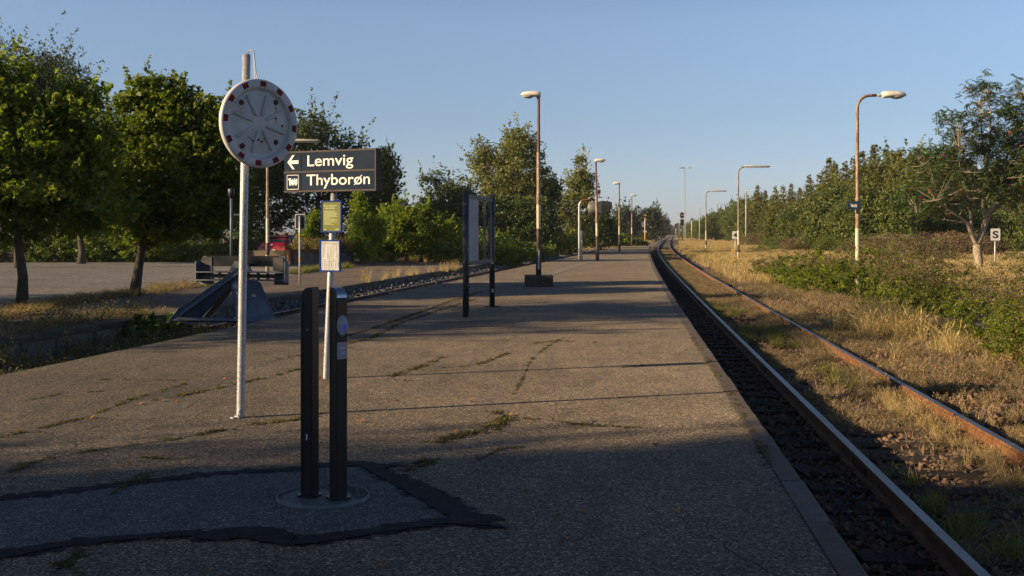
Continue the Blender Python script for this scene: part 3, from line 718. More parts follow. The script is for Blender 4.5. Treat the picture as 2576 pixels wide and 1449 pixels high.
for k in range(4):
    R = np.random.default_rng(k); m2 = MB(); xs = np.linspace(-1.28, 1.28, 9); rings = []
    for x in xs:
        j = R.normal(size=8) * .006; rings.append([(x, -.12 + j[0], -.14), (x, -.125 + j[1], -.01 + j[2]), (x, -.11 + j[3], j[4]), (x, .11 + j[5], j[6] * .8), (x, .125 + j[7], -.012), (x, .12, -.14)])
    m2.loft(rings, 0, False); o = m2.build('sleeper', M_SLEEP, tr); sm.append(o)
def put_sleepers(tr, fn, cen, y0, y1, sp, z, og, first):
    y = y0; i = 0
    while y < y1:
        c = off(fn, y, cen); s = fn(y + .5) - fn(y - .5)
        o = sm[i] if (first and i < 4) else sm[i % 4].copy()
        if not (first and i < 4): COL.objects.link(o); o.parent = tr
        o.location = (c[0] - og[0], c[1] - og[1], z + random.Random(i).uniform(-.012, .006)); o.rotation_euler = (0, 0, -math.atan(s) + random.Random(i + 9).uniform(-.02, .02)); y += sp; i += 1
put_sleepers(tr, LR, .75, 3.2, 150, .65, SLPZ, og, True)
# track fastenings: chair plates joined
m2 = MB()
y = 3.2
while y < 30:
    s = LR(y + .5) - LR(y - .5)
    for d in (0, 1.5):
        c = off(LR, y, d); m2.box((c[0] - og[0], c[1] - og[1], SLPZ + .008), (.30, .15, .02), 0, -math.atan(s))
        for e in (-.1, .1):
            c2 = off(LR, y, d + e); m2.box((c2[0] - og[0], c2[1] - og[1], SLPZ + .03), (.035, .035, .035), 0, -math.atan(s))
    y += .65
tag(m2.build('rail_fastening', M_RUSTD, tr), kind='stuff')
m2 = MB()
for y in (9.6, 16.4, 31.5):
    for d in (0, 1.5):
        for sg in (-.016, .016):
            a, b = off(LR, y - .27, d + sg), off(LR, y + .27, d + sg); s = LR(y + .5) - LR(y - .5)
            m2.box(((a[0] + b[0]) / 2 - og[0], (a[1] + b[1]) / 2 - og[1], RAILZ - .088), (.014, .54, .065), 0, -math.atan(s))
            for q in (-.2, -.08, .08, .2): c = off(LR, y + q, d + sg * 1.7); m2.box((c[0] - og[0], c[1] - og[1], RAILZ - .088), (.022, .03, .03), 0, -math.atan(s))
tag(m2.build('fishplates', M_RUSTD, tr), kind='stuff')
# left track
lt = thing('railway_track', 'dead end track with dull rusty rails left of the platform', 'railway track', (LE(28) - 1.6, 28, 0)); og2 = (LE(28) - 1.6, 28)
YL = [22.4 + 1.0 * i for i in range(50)] + [73 + 3 * i for i in range(40)] + [195 + 8 * i for i in range(12)]
rail(lt, LE, -.85, YL, RAILZ, [M_RUSTD, M_RHEAD], og2); rail(lt, LE, -2.35, YL, RAILZ, [M_RUSTD, M_RHEAD], og2)
put_sleepers(lt, LE, -1.6, 22.6, 80, .65, SLPZ - .03, og2, False)
# siding in the field on the right
SD = [(1722, 592), (1745, 600), (1775, 610), (1820, 619), (1900, 627), (2000, 634), (2120, 642)]
SP = [G(x, y, -.42)[:2] for x, y in SD]
sy = [p[1] for p in SP][::-1]; sx = [p[0] for p in SP][::-1]
rt = thing('railway_track', 'rust red siding half lost in grass in the field on the right', 'railway track', (SP[2][0], SP[2][1], 0))
for d in (0, 1.5):
    m2 = MB(); rings = []
    for i in range(60):
        u = i / 59 * (len(SP) - 1); k = min(int(u), len(SP) - 2); p = Vector((*SP[k], 0)).lerp(Vector((*SP[k + 1], 0)), u - k)
        t = Vector((SP[k + 1][0] - SP[k][0], SP[k + 1][1] - SP[k][1], 0)).normalized(); n = Vector((-t.y, t.x, 0))
        rings.append([tuple(p + n * (d + px) + Vector((-SP[2][0], -SP[2][1], -.36 + pz))) for px, pz in ((-.04, 0), (.04, 0), (.07, -.15), (-.07, -.15))])
    m2.loft(rings, 0, False); m2.build('rail', M_RUST, rt)

# ------------------------------------------------------------------ ballast, leaf litter, ground cover
R = np.random.default_rng(21)
def along(fn, n, y0, y1, d0, d1, z, jit=.01, pw=1.0):
    y = y0 + (y1 - y0) * R.uniform(size=n) ** pw; d = R.uniform(d0, d1, n)
    P = [off(fn, a, b) for a, b in zip(y, d)]
    return np.array([(p[0], p[1], z + R.normal() * jit) for p in P]), y, d
mb = MB(); yb = [1 + 1.5 * i for i in range(40)] + [62 + 4 * i for i in range(60)]
rings = []
for y in yb:
    rings.append([(*off(LR, y, d), z) for d, z in ((-.86, BEDZ), (-.3, BEDZ), (0.75, BEDZ + .005), (2.0, BEDZ + .01), (2.7, BEDZ + .03), (3.6, BEDZ - .02), (5.0, -.66))])
mb.loft(rings, 0, True, cap=False, closed=False)
o = mb.build('ballast_bed', M_EARTH); tag(o, kind='structure')
for p in o.data.polygons:
    pass
P, y, d = along(LR, 17000, 4.2, 34, -.8, 2.2, BEDZ + .014, .013, 1.7)
scatter('ballast', C_ROCK, P, R.uniform(.018, .045, len(P)), R, full=True, label='brown ballast stones between and beside the main track rails', cat='ballast')
P, y, d = along(LR, 9000, 8, 34, 2.0, 4.4, BEDZ + .03, .03, 1.3)
scatter('ballast', C_ROCK, P, R.uniform(.025, .065, len(P)), R, full=True, label='loose ballast stones on the shoulder below the bushes', cat='ballast')
P, y, d = along(LE, 12000, 24, 75, -3.2, -2.42, -.40, .045, 1.2); P[:, 2] += (d + 2.8) * -.10 + np.clip((y - 24) / 6, 0, 1) * .07 - .06
scatter('ballast', C_GROCK, P, R.uniform(.03, .06, len(P)), R, full=True, label='clean grey ballast between left rail and concrete panel wall', cat='ballast')
P, y, d = along(LE, 6000, 24, 60, -2.3, -.05, -.50, .03, 1.2)
scatter('ballast', C_GROCK, P, R.uniform(.03, .06, len(P)), R, full=True, label='grey ballast between the rusty rails of the left track', cat='ballast')
# grey bed sheet below the stones
mb = MB(); ys = [23 + 2 * i for i in range(60)]
mb.loft([[(*off(LE, y, d), z) for d, z in ((-3.26, -.36), (-2.5, -.47), (-.1, -.53))][::1] for y in ys], 0, True, cap=False, closed=False)
tag(mb.build('grey_ballast_bed', pm('grey gravel', (.10, .105, .115), (.2, .2, .21), .9, scale=30, b=.03, bs=25)), kind='structure')

def fieldz(P): return np.array([ground_z(a, b) if b < 119 else -.6 for a, b in P[:, :2]])
# dry low mat and tufts by the track
P, y, d = along(LR, 5200, 5, 60, 1.75, 5.5, BEDZ, .01, 1.5); P = P[(np.sin(P[:, 0] * 2.1) + np.sin(P[:, 1] * 1.3) + R.normal(size=len(P)) * .8) > -.4]
scatter('dry_mat', C_MAT, P, R.uniform(.7, 1.4, len(P)), R, label='flattened tawny dead grass beside the right rail', cat='dry grass')
P, y, d = along(LR, 1000, 4.5, 34, .12, 1.42, BEDZ, .01, 1.2); P = P[(np.sin(P[:, 0] * 3.1 + 1) + np.sin(P[:, 1] * 1.1) + R.normal(size=len(P)) * .5) > .15]
scatter('dry_mat', C_MAT, P, R.uniform(.5, 1.1, len(P)), R, label='tawny grass growing between the main track rails', cat='dry grass')
P, y, d = along(LR, 520, 4.2, 34, .15, 1.40, BEDZ, .01, 1.1); P = P[(np.sin(P[:, 0] * 2.3 + 2) + np.sin(P[:, 1] * .9 + .5)) > .35]
scatter('green_tufts', C_GREEN, P, R.uniform(.5, 1.0, len(P)), R, label='green grass tufts between the main track rails', cat='grass')
P, y, d = along(LR, 3800, 30, 130, .1, 1.42, BEDZ, .01, 1.3)
P = P[np.array([min(abs(a_[0] - LR(a_[1])), abs(a_[0] - LR(a_[1]) - 1.5)) > .16 for a_ in P])]
scatter('dry_mat', C_MAT, P, R.uniform(.6, 1.15, len(P)), R, label='dense golden grass filling the far part of the main track', cat='dry grass')
P, y, d = along(LR, 260, 6, 30, 1.65, 2.6, BEDZ, .01, 1.1)
scatter('dry_tufts', C_DRY, P, R.uniform(.2, .45, len(P)), R, label='short straw tufts just outside the right rail', cat='dry grass')
P, y, d = along(LR, 90, 12, 40, 3.2, 4.4, BEDZ, .01, 1.0)
Q0 = np.array(G(2175, 835, -.56)); Q1 = np.array(G(2270, 862, -.56)); u_ = R.uniform(size=(70, 1)); P = np.concatenate([P, Q0 + (Q1 - Q0) * u_ + R.normal(size=(70, 3)) * np.array([.28, .35, 0])])
Q0 = np.array(G(2420, 900, -.56)); P = np.concatenate([P, Q0 + R.normal(size=(14, 3)) * np.array([.5, .6, 0])])
scatter('dry_tufts', C_DRY, P, np.concatenate([R.uniform(.35, .8, 90), R.uniform(.8, 1.7, 70), R.uniform(.8, 1.6, 14)]), R, label='tall straw grass in front of the trackside bushes', cat='dry grass')
P, y, d = along(LR, 900, 14, 45, 1.18, 1.44, BEDZ, .01, 1.0); P = P[(np.sin(P[:, 1] * 1.7) + np.sin(P[:, 1] * .63)) > -.7]
scatter('dry_mat', C_MAT, P, R.uniform(.8, 1.35, len(P)), R, label='dry grass leaning on the inner side of the right rail', cat='dry grass')
P, y, d = along(LR, 120, 7, 14, 1.05, 1.42, BEDZ, .01, 1.0)
scatter('dry_tufts', C_DRY, P, R.uniform(.25, .5, len(P)), R, label='reddish straw tufts against the nearest stretch of the right rail', cat='dry grass')
# golden field
n = 30000; yy_ = 22 + 120 * R.uniform(size=n) ** 1.15; dd = 2.5 + 62 * R.uniform(size=n) ** 1.1
P = np.array([off(LR, a, b) for a, b in zip(yy_, dd)]); z = fieldz(P); P = np.column_stack([P, z])
keep = ((P[:, 1] > 44) | (dd > 9.5)) & (R.uniform(size=n) < .82 + .18 * np.sin(P[:, 0] * .35 + P[:, 1] * .12)); P = P[keep]
scatter('dry_field_grass', C_DRYF, P, R.uniform(.55, 1.15, len(P)), R, label='golden dry grass field right of the main track', cat='dry grass')
P2, y, d = along(LR, 7000, 120, 330, 3.2, 60, -.6, .02, 1.3)
scatter('dry_field_grass', C_DRYF, P2, R.uniform(.6, 1.1, len(P2)), R, label='far golden grass beyond the signals', cat='dry grass')
P2, y, d = along(LR, 3600, 128, 330, -30, -2.2, -.6, .02, 1.3)
scatter('dry_field_grass', C_DRYF, P2, R.uniform(.5, .9, len(P2)), R, label='far rough grass beyond the end of the platform', cat='dry grass')
# litter in the six foot and along the platform wall
P, y, d = along(LR, 700, 4, 16, -.45, -.10, BEDZ + .03, .015, 1.2)
scatter('leaf_litter', C_DLEAF, P, R.uniform(.025, .05, len(P)), R, tilt=.6, label='brown leaf litter lying against the near rail', cat='leaf litter')
P, y, d = along(LR, 160, 4, 16, .2, 4, BEDZ + .04, .015, 1.2)
scatter('leaf_litter', C_DLEAF, P, R.uniform(.03, .06, len(P)), R, tilt=.6, label='scattered brown leaves on ballast and sleepers', cat='leaf litter')
# weedy pit left of the platform and verges
P = np.column_stack([R.uniform(-13, -4.2, 2600), R.uniform(9, 23, 2600)]); sidev = np.array([a - LE(b) for a, b in P]); P = P[(sidev < -.1) & (sidev > -4.6)]
z = np.where(np.array([a - LE(b) for a, b in P]) < -3.3, LPZ, -.56); P = np.column_stack([P, z])
scatter('weeds', C_WEED, P[::2], R.uniform(.5, 1.3, len(P[::2])), R, label='dark weeds in the pit left of the platform edge', cat='weeds')
scatter('dry_tufts', C_MAT, P[1::6], R.uniform(.8, 2.2, len(P[1::6])), R, label='thin dead stalks in the weedy pit left of the platform', cat='dry grass')
def band(A, n, wid, z, R):
    g = [G(x, y, z) for x, y in A]; out = []
    L = [math.dist(g[i][:2], g[i + 1][:2]) for i in range(len(g) - 1)]
    for _ in range(n):
        k = R.choice(len(L), p=np.array(L) / sum(L)); u = R.uniform(); out.append((g[k][0] + (g[k + 1][0] - g[k][0]) * u + R.normal() * wid, g[k][1] + (g[k + 1][1] - g[k][1]) * u + R.normal() * wid, z))
    return np.array(out)
P = band([(-40, 812), (70, 778), (160, 762), (250, 750), (330, 744), (420, 728), (500, 718)], 220, .3, LPZ, R)
scatter('dry_tufts', C_MAT, P, R.uniform(.6, 1.8, len(P)), R, label='dry grass fringe along the near edge of the car park', cat='dry grass')
P = band([(732, 690), (800, 680), (880, 672)], 160, .25, LPZ, R)
scatter('green_tufts', C_GREEN, P, R.uniform(.6, 1.3, len(P)), R, label='fresh green grass strip beside the concrete planter', cat='grass')
P = band([(900, 712), (955, 704), (1050, 690), (1110, 683), (1160, 676)], 30, .22, LPZ, R)
scatter('dry_tufts', C_DRY, P, R.uniform(.5, 1.1, len(P)), R, label='straw tufts on the far edge of the left track', cat='dry grass')
P = band([(905, 660), (1000, 660), (1080, 658), (1165, 656)], 50, .6, LPZ, R)
scatter('dry_tufts', C_DRY, P, R.uniform(.4, 1.3, len(P)), R, label='straw tufts below the yellow green shrubs', cat='dry grass')
P = band([(1150, 668), (1260, 650), (1340, 640), (1400, 630), (1500, 620), (1580, 614)], 900, .8, -.5, R) + np.array([-1.2, 0, 0])
scatter('dry_mat', C_MAT, P, R.uniform(1.2, 3.0, len(P)), R, label='dry bank grass left of the left track', cat='dry grass')

# moss and cracks on the platform
CR = [[(0, 1102), (60, 1087), (160, 1064), (235, 1043), (330, 1005), (400, 985), (480, 962)],
      [(385, 1010), (470, 992), (600, 966), (700, 943), (765, 925)], [(870, 866), (935, 850), (1006, 814), (1103, 781), (1201, 751)],
      [(870, 846), (940, 826), (1002, 804), (1060, 785), (1127, 760), (1211, 733)],
      [(220, 1135), (330, 1120), (440, 1105), (530, 1088), (620, 1070), (740, 1056), (792, 1044)], [(0, 1196), (45, 1180), (110, 1158), (220, 1135)],
      [(1090, 1112), (1130, 1104), (1180, 1092), (1230, 1078), (1265, 1058), (1282, 1046), (1245, 1038)], [(1320, 1053), (1400, 1060), (1450, 1068), (1510, 1073), (1620, 1075)],
      [(965, 1192), (1030, 1178), (1070, 1162), (1105, 1154)], [(990, 946), (1045, 927), (1115, 899)], [(1110, 925), (1170, 922), (1210, 915), (1250, 900), (1280, 888)],
      [(1290, 992), (1310, 962), (1322, 935), (1340, 900), (1380, 870), (1415, 850)], [(240, 955), (330, 956), (480, 957)], [(235, 1252), (310, 1236), (392, 1182)], [(140, 1442), (175, 1405), (218, 1385)],
      [(1742, 850), (1790, 918), (1850, 1010), (1905, 1105), (1945, 1190)], [(350, 1150), (420, 1156), (500, 1150)], [(1290, 870), (1400, 858), (1500, 862)], [(700, 905), (820, 880), (900, 872)], [(1500, 920), (1560, 925), (1640, 918)], [(60, 1010), (160, 990), (260, 985)], [(1180, 1170), (1260, 1130), (1330, 1122)], [(870, 960), (960, 955), (1100, 960)]]
WD = [.022, .028, .024, .03, .03, .026, .038, .017, .036, .028, .017, .013, .010, .03, .04, .018, .018, .012, .014, .011, .012, .012, .006]
DN = [55, 75, 60, 80, 95, 80, 190, 60, 130, 110, 70, 30, 30, 110, 90, 60, 70, 35, 45, 30, 35, 30, 14]
PP = []; SS = []
for c, wd, dn in zip(CR, WD, DN):
    L = sum(math.dist(G(*c[i])[:2], G(*c[i + 1])[:2]) for i in range(len(c) - 1)); n = int(L * dn * 1.5)
    Q = band(c, n, wd, 0, R)
    g = np.sin(Q[:, 0] * 7 + 3 * np.sin(Q[:, 1] * 5)) + np.sin(Q[:, 0] * 17 + Q[:, 1] * 13) * .6; Q = Q[g + R.normal(size=n) * .3 > -.2]
    PP.append(Q); SS.append(R.uniform(.35, 1.25, len(Q)) * (.6 + wd * 8))
    a = [(*G(x, y)[:2], max(.004, wd * .28)) for x, y in c]
    fine = []
    for i in range(len(a) - 1):
        for k in range(14):
            u = k / 14; fine.append((a[i][0] * (1 - u) + a[i + 1][0] * u + R.normal() * .012, a[i][1] * (1 - u) + a[i + 1][1] * u + R.normal() * .012, a[i][2] * R.uniform(.3, 1.6)))
    o = strip('crack', pm('crack earth', (.022, .02, .014), (.05, .045, .03), .95, scale=12), fine, .003); o.parent = plat
scatter('moss', C_MOSS, np.concatenate(PP), np.concatenate(SS), R, tilt=.3, label='moss and tiny weeds rooted in the platform cracks', cat='moss')
# fallen leaves, one by one
LV = [(45, 1085), (105, 1092), (180, 1062), (225, 1053), (300, 1048), (405, 1010), (440, 1012), (465, 993), (350, 1018), (640, 1052), (780, 1048), (795, 1043), (1100, 1098), (1142, 1088), (1215, 1093), (1240, 1081),
      (1280, 1046), (1395, 1058), (1470, 1068), (1062, 1162), (1140, 1168), (1005, 1197), (1470, 1292), (1415, 1360), (230, 1203), (330, 1170), (805, 952), (815, 958), (1540, 1236), (60, 943), (1410, 1298), (1745, 852),
      (560, 955), (700, 985), (905, 1063), (1205, 1152), (1650, 1120), (1700, 1290), (160, 1215), (520, 1438), (960, 1430), (1330, 1240), (1175, 1010), (1005, 1012)]
lm = []
for k in range(5):
    V = []; Rl = np.random.default_rng(k + 40)
    for s in range(3):
        a = (s - 1) * .8 + Rl.normal() * .1; L = (.055 if s == 1 else .042); dx, dy = cos(a) * L, sin(a) * L; wv = (-sin(a) * L * .4, cos(a) * L * .4)
        V.append([(0, 0, .004), (dx * .5 + wv[0], dy * .5 + wv[1], .016 + Rl.normal() * .004), (dx, dy, .02 + Rl.normal() * .008), (dx * .5 - wv[0], dy * .5 - wv[1], .003)])
    lm.append(quads('fallen_leaf', np.array(V, float), [Rl.uniform()] * 3, M_FLEAF).data)
    bpy.data.objects.remove(bpy.data.objects['fallen_leaf'])
for i, (x, y) in enumerate(LV):
    p = G(x, y); o = bpy.data.objects.new('fallen_leaf', lm[i % 5]); COL.objects.link(o); o.location = (p[0], p[1], .006); o.rotation_euler = (0, 0, i * 2.4); o.scale = (.8,) * 3
    tag(o, 'small dry orange brown leaf lying on the platform asphalt', 'leaf', 'fallen leaves on the platform')
# ------------------------------------------------------------------ objects on and beside the platform
def rotY(a): return Matrix.Rotation(a, 4, 'Y')
# --- traffic mirror (glass gone, ribbed back plate showing)
bx, by, _ = G(605, 1050)
t = thing('traffic_mirror', 'round white traffic mirror frame with red edge marks on a tall galvanised pole', 'traffic mirror', (bx, by, 0))
top = (XA(620, by) - bx, 0, ZA(137, by))
mb = MB(); mb.tube([(0, 0, -.2), (0, 0, 0), tuple(Vector(top) * .5), top], .0345, 24)
mb.build('pole', M_GALV, t)
mb = MB(); mb.tube([(-.03, -.035, .03), (-.035, -.055, .02), (-.01, -.075, .012), (-.02, -.10, .010), (-.06, -.09, .010), (-.07, -.06, .010), (-.04, -.05, .012)], .006, 6); mb.tube([(0, -.03, .05), (0, -.036, .08)], .012, 8)
mb.build('cable_end', M_WHITE, t)
n = Vector((sin(radians(45.8)), -cos(radians(45.8)), 0)); 
dc = Vector((XA(650, 9.33), 9.33, ZA(311, 9.33)))
disc = MB(); disc.M = Matrix.Identity(4)
prof = [(0, .02), (.06, .02), (.262, .014), (.285, .006), (.292, .016), (.302, .034), (.310, .038), (.364, .038), (.374, .032), (.380, .018), (.378, -.004), (.37, -.012), (.30, -.03), (.0, -.035)]
disc.lathe(prof, 64); dob = disc.build('mirror_plate', M_WHITE, t)
zax = n; xax = Vector((-n.y, n.x, 0)); xax = Vector((cos(radians(45.8)), sin(radians(45.8)), 0)); yax = Vector((0, 0, 1))
MM = Matrix((xax, yax, zax)).transposed().to_4x4(); MM.translation = dc - Vector((bx, by, 0))
dob.matrix_local = MM
for k in range(12):
    a = radians(90 - 4 - 30 * k); m2 = MB(); w0 = .085
    r0_, r1_ = .317, .362; vs = []
    for z in (.0375, .0405):
        for rr, s in ((r0_, -1), (r1_, -1), (r1_, 1), (r0_, 1)): vs.append((rr * cos(a + s * w0), rr * sin(a + s * w0), z))
    m2.add(vs, [(3, 2, 1, 0), (4, 5, 6, 7), (0, 1, 5, 4), (1, 2, 6, 5), (2, 3, 7, 6), (3, 0, 4, 7)])
    m2.build('reflector', M_RED, dob)
for k in range(8):
    a = radians(90 - 16.5 - 45 * k); m2 = MB(); d = Vector((cos(a), sin(a), 0))
    m2.tube([d * .07 + Vector((0, 0, .018)), d * .075 + Vector((0, 0, .023)), d * .25 + Vector((0, 0, .021)), d * .256 + Vector((0, 0, .012))], [.009, .014, .014, .010], 8); m2.build('rib', M_WHITE, dob)
for (x, y, r, l) in ((-.176, .165, .021, .075), (.165, .195, .021, .07), (-.165, -.20, .021, .05), (.165, -.15, .021, .02), (.165, .055, .008, .05), (.23, -.005, .008, .045)):
    m2 = MB(Matrix.Translation((x, y, .014))); m2.lathe([(r * 1.15, .001), (r * 1.1, .006), (r * .8, .012), (r * .3, .015), (0, .015)], 14); m2.build('bolt', M_BOLT, dob)
    m2 = MB(); m2.add([(x - r * .5, y - r, .0192), (x - r * .25, y - r - l, .0185), (x + r * .35, y - r - l * .8, .0185), (x + r * .6, y - r, .0192)], [(0, 1, 2, 3)]); m2.build('rust_stain', M_STAIN, dob)
m2 = MB(); cr = [(-.12, -.11), (-.10, -.13), (-.085, -.135), (-.075, -.15), (-.055, -.155), (-.045, -.165), (-.03, -.15), (-.005, -.135), (.01, -.155), (.03, -.155), (.045, -.13), (.05, -.12)]
for i in range(len(cr) - 1):
    (x0, y0), (x1, y1) = cr[i], cr[i + 1]; q = .003 + .005 * (i in (3, 4, 6, 8))
    m2.add([(x0, y0 - q, .0215), (x1, y1 - q, .0215), (x1, y1 + q, .0215), (x0, y0 + q, .0215)], [(0, 1, 2, 3)])
m2.build('crack', M_BLACK, dob)
mb = MB(); pz = dc.z; px = top[0] * pz / top[2]
mb.tube([(px, 0, pz), tuple(dc - Vector((bx, by, 0)) - n * .03)], .02, 8); mb.box((px, -.0, pz), (.09, .09, .06)); mb.build('bracket', M_GALV, t)
for k, dx in enumerate((0, .035)):
    mb = MB(); T = Vector(top)
    mb.tube([T + Vector((.005, -.0, -.08)), T + Vector((.01, 0, .015)), T + Vector((.035, -.01, .04)), T + Vector((.065, -.01, .02)), T + Vector((.075, -.02, -.06)), T + Vector((.075 + dx * .3, -.02, -.16)), T + Vector((.10 + dx, -.02, -.30)), T + Vector((.115 + dx, -.03, -.45))], .006, 8)
    mb.build('cable', M_WHITE, t)

# --- direction sign
bx, by, _ = G(820, 952)
t = thing('direction_sign', 'navy sign reading Lemvig and Thyboron with arrow and train pictogram', 'direction sign', (bx, by, 0))
t['label'] = 'navy sign reading Lemvig and Thyborøn with arrow and train pictogram'
lx_ = XA(840, by) - bx
mb = MB(); mb.tube([(0, 0, -.1), (0, 0, 0), (lx_ * .5, 0, 1.0), (lx_ * 1.02, 0, 2.06)], .034, 20); mb.build('pole', M_GALV, t)
RZ = radians(-27)
def frame(x, z, yo=0): m = Matrix.Translation((x, yo, z)) @ Matrix.Rotation(RZ, 4, 'Z'); return m
hd = thing('sign_box', None, None); hd.parent = t
SW, SH = 1.215, .455; z0 = 2.035
hd.location = (XA(833, by) - bx, 0, z0); hd.rotation_euler = (0, 0, RZ)
mb = MB(); mb.box((0, 0, SH / 2), (SW - .02, .07, SH - .004)); mb.build('casing', M_DGREY, hd)
def sub(nm, mat, fn, par=hd):
    m2 = MB(); fn(m2); return m2.build(nm, mat, par)
for zc in (.011, SH / 2 - .004, SH - .011): sub('frame_rail', M_SFRAME, lambda m, zc=zc: m.box((0, -.040, zc), (SW, .022, .020)))
sub('frame_rail', M_SFRAME, lambda m: m.box((SW / 2 + .004, 0, SH / 2), (.016, .10, SH)))
xs0 = -SW / 2; xd = xs0 + .195 * SW
for a, b in ((.022, SH / 2 - .015), (SH / 2 + .007, SH - .022)):
    sub('sign_panel', M_NAVY, lambda m: m.box(((xs0 + xd) / 2, -.0395, (a + b) / 2), (xd - xs0 - .008, .012, b - a)))
    sub('sign_panel', M_NAVY, lambda m: m.box(((xd + SW / 2) / 2, -.0395, (a + b) / 2), (SW / 2 - xd - .006, .012, b - a)))
FR = (radians(90), 0, 0)
ax = (xs0 + xd) / 2 + .003; az = .335
ar = [(-.075, 0), (-.005, .078), (.026, .078), (-.026, .019), (.078, .019), (.078, -.019), (-.026, -.019), (.026, -.078), (-.005, -.078)]
def poly_xz(m, pts, ox, oz, y0, th=.002, mi=0):
    bm_ = bmesh.new(); f = bm_.faces.new([bm_.verts.new((ox + x, y0, oz + z)) for x, z in pts]); f.normal_update(); bmesh.ops.triangulate(bm_, faces=[f])
    bm_.verts.index_update(); m.add([tuple(v.co) for v in bm_.verts], [tuple(v.index for v in f.verts) for f in bm_.faces], mi); bm_.free()
text('lettering', 'Lemvig', M_LET, hd, (xs0 + .253 * SW, -.0465, .285), FR, height=.118, width=.503 * SW, off=.007)
text('lettering', 'Thyboron', M_LET, hd, (xs0 + .253 * SW, -.0465, .075), FR, height=.118, width=.69 * SW, off=.007)
w1, w2, w3 = text_width('Thybor'), text_width('Thyboro'), text_width('Thyboron'); k_ = .69 * SW / w3; xa, xb = xs0 + .253 * SW + (w1 + .02) * k_, xs0 + .253 * SW + (w2 + .03) * k_
sub('letter_slash', M_LET, lambda m: poly_xz(m, [(xa, .068), (xa + .016, .068), (xb, .172), (xb - .016, .172)], 0, 0, -.0478))
sub('arrow', M_LET, lambda m: poly_xz(m, ar, ax, az, -.0468))
def fr_(m):
    h = .078; 
    for c, d in (((ax, -.0468, .113 + h), (2 * h, .002, .006)), ((ax, -.0468, .113 - h), (2 * h, .002, .006)), ((ax - h, -.0468, .113), (.006, .002, 2 * h - .006)), ((ax + h, -.0468, .113), (.006, .002, 2 * h - .006))): m.box(c, d)
sub('pictogram_border', M_LET, fr_)
def loco(m):
    pts = [(-.062, .038), (-.062, .018), (-.05, .018), (-.05, -.026), (.062, -.026), (.062, .012), (.062, .032), (.045, .032), (.045, .016), (.034, .016), (.034, .036), (.016, .036), (.016, .016), (.004, .016), (.004, .03), (-.008, .03), (-.008, .016), (-.022, .016), (-.022, .038)]
    poly_xz(m, pts, ax, .118, -.0468)
    for wx in (-.036, 0, .042): poly_xz(m, [(wx + .014 * cos(pi + pi * k / 8), -.028 + .014 * sin(pi + pi * k / 8)) for k in range(9)], ax, .118, -.0468)
sub('locomotive_pictogram', M_LET, loco)
for x in (-.42, .44): sub('fixing_bolt', M_GALV, lambda m: m.tube([(x, -.01, -.02), (x, -.01, .0)], .008, 6)); sub('fixing_bolt', M_POLE, lambda m: m.tube([(x, -.01, SH), (x, -.01, SH + .02)], .007, 6))
def poster(zc, xc, hh, ww, mat, nm):
    p = thing(nm, None, None); p.parent = t; p.location = (xc, -.045, zc); p.rotation_euler = (0, 0, RZ)
    for c, d in (((0, 0, hh / 2 - .007), (ww, .022, .014)), ((0, 0, -hh / 2 + .007), (ww, .022, .014)), ((ww / 2 - .007, 0, 0), (.014, .022, hh - .028)), ((-ww / 2 + .007, 0, 0), (.014, .022, hh - .028))):
        m2 = MB(); m2.box(c, d); m2.build('frame_bar', M_BLUE, p)
    m2 = MB(); m2.box((0, .002, 0), (ww - .03, .012, hh - .03)); q = m2.build('poster_sheet', mat, p)
    return p
pz1 = ZA(545, by); pz2 = ZA(643, by)
pA = poster(pz1, XA(836, by) - bx, .345, .272, M_OLIVE, 'green_poster')
pB = poster(pz2, XA(832.5, by) - bx, .345, .272, M_PAPER, 'timetable_poster')
text('heading', 'BRUG REJSEKORT', M_PALEINK, pA, (-.10, -.0055, .108), FR, height=.017, width=.175, off=.004)
text('heading', 'I LEMVIGBANEN', M_PALEINK, pA, (-.10, -.0055, .082), FR, height=.017, width=.15, off=.004)
Rq = random.Random(5)
def lines(m, rows, x0, x1, mat=None, h=.003):
    for z in rows: m.box(((x0 + x1) / 2, -.0048, z), (x1 - x0, .0012, h))
m2 = MB(); [lines(m2, [.06 - i * .012], -.10, -.10 + Rq.uniform(.08, .19)) for i in range(13)]; m2.box((-.085, -.0048, -.138), (.03, .0012, .006)); m2.box((.075, -.0048, -.138), (.045, .0012, .006)); m2.build('print', M_PALEINK, pA)
m2 = MB(); m2.box((-.055, -.0048, .135), (.12, .0012, .007)); m2.box((.065, -.0048, .133), (.10, .0012, .007)); m2.box((0, -.0048, .118), (.22, .0012, .002))
for c, n_ in ((-.098, 9), (-.035, 10), (.0, 9), (.075, 6)):
    for i in range(n_): m2.box((c + .008, -.0048, .095 - i * .0135), (.017 + .006 * Rq.random(), .0012, .004))
for c in (-.03, .09):
    for i in range(4): m2.box((c, -.0048, .02 - i * .013), (.018, .0012, .003))
m2.box((-.02, -.0048, -.045), (.19, .0012, .002)); m2.box((-.005, -.0048, -.06), (.17, .0012, .003)); m2.build('print', M_INK, pB)
m2 = MB()
for i in range(8):
    x = -.105 + i * .03 + Rq.uniform(-.006, .006); m2.tube([(x, -.0035, -.03 - .03 * Rq.random()), (x + .003, -.0052, -.09), (x - .002, -.0035, -.155)], [.0006, .0022, .0016], 6)
m2.build('paper_wrinkle', M_PAPER, pB)

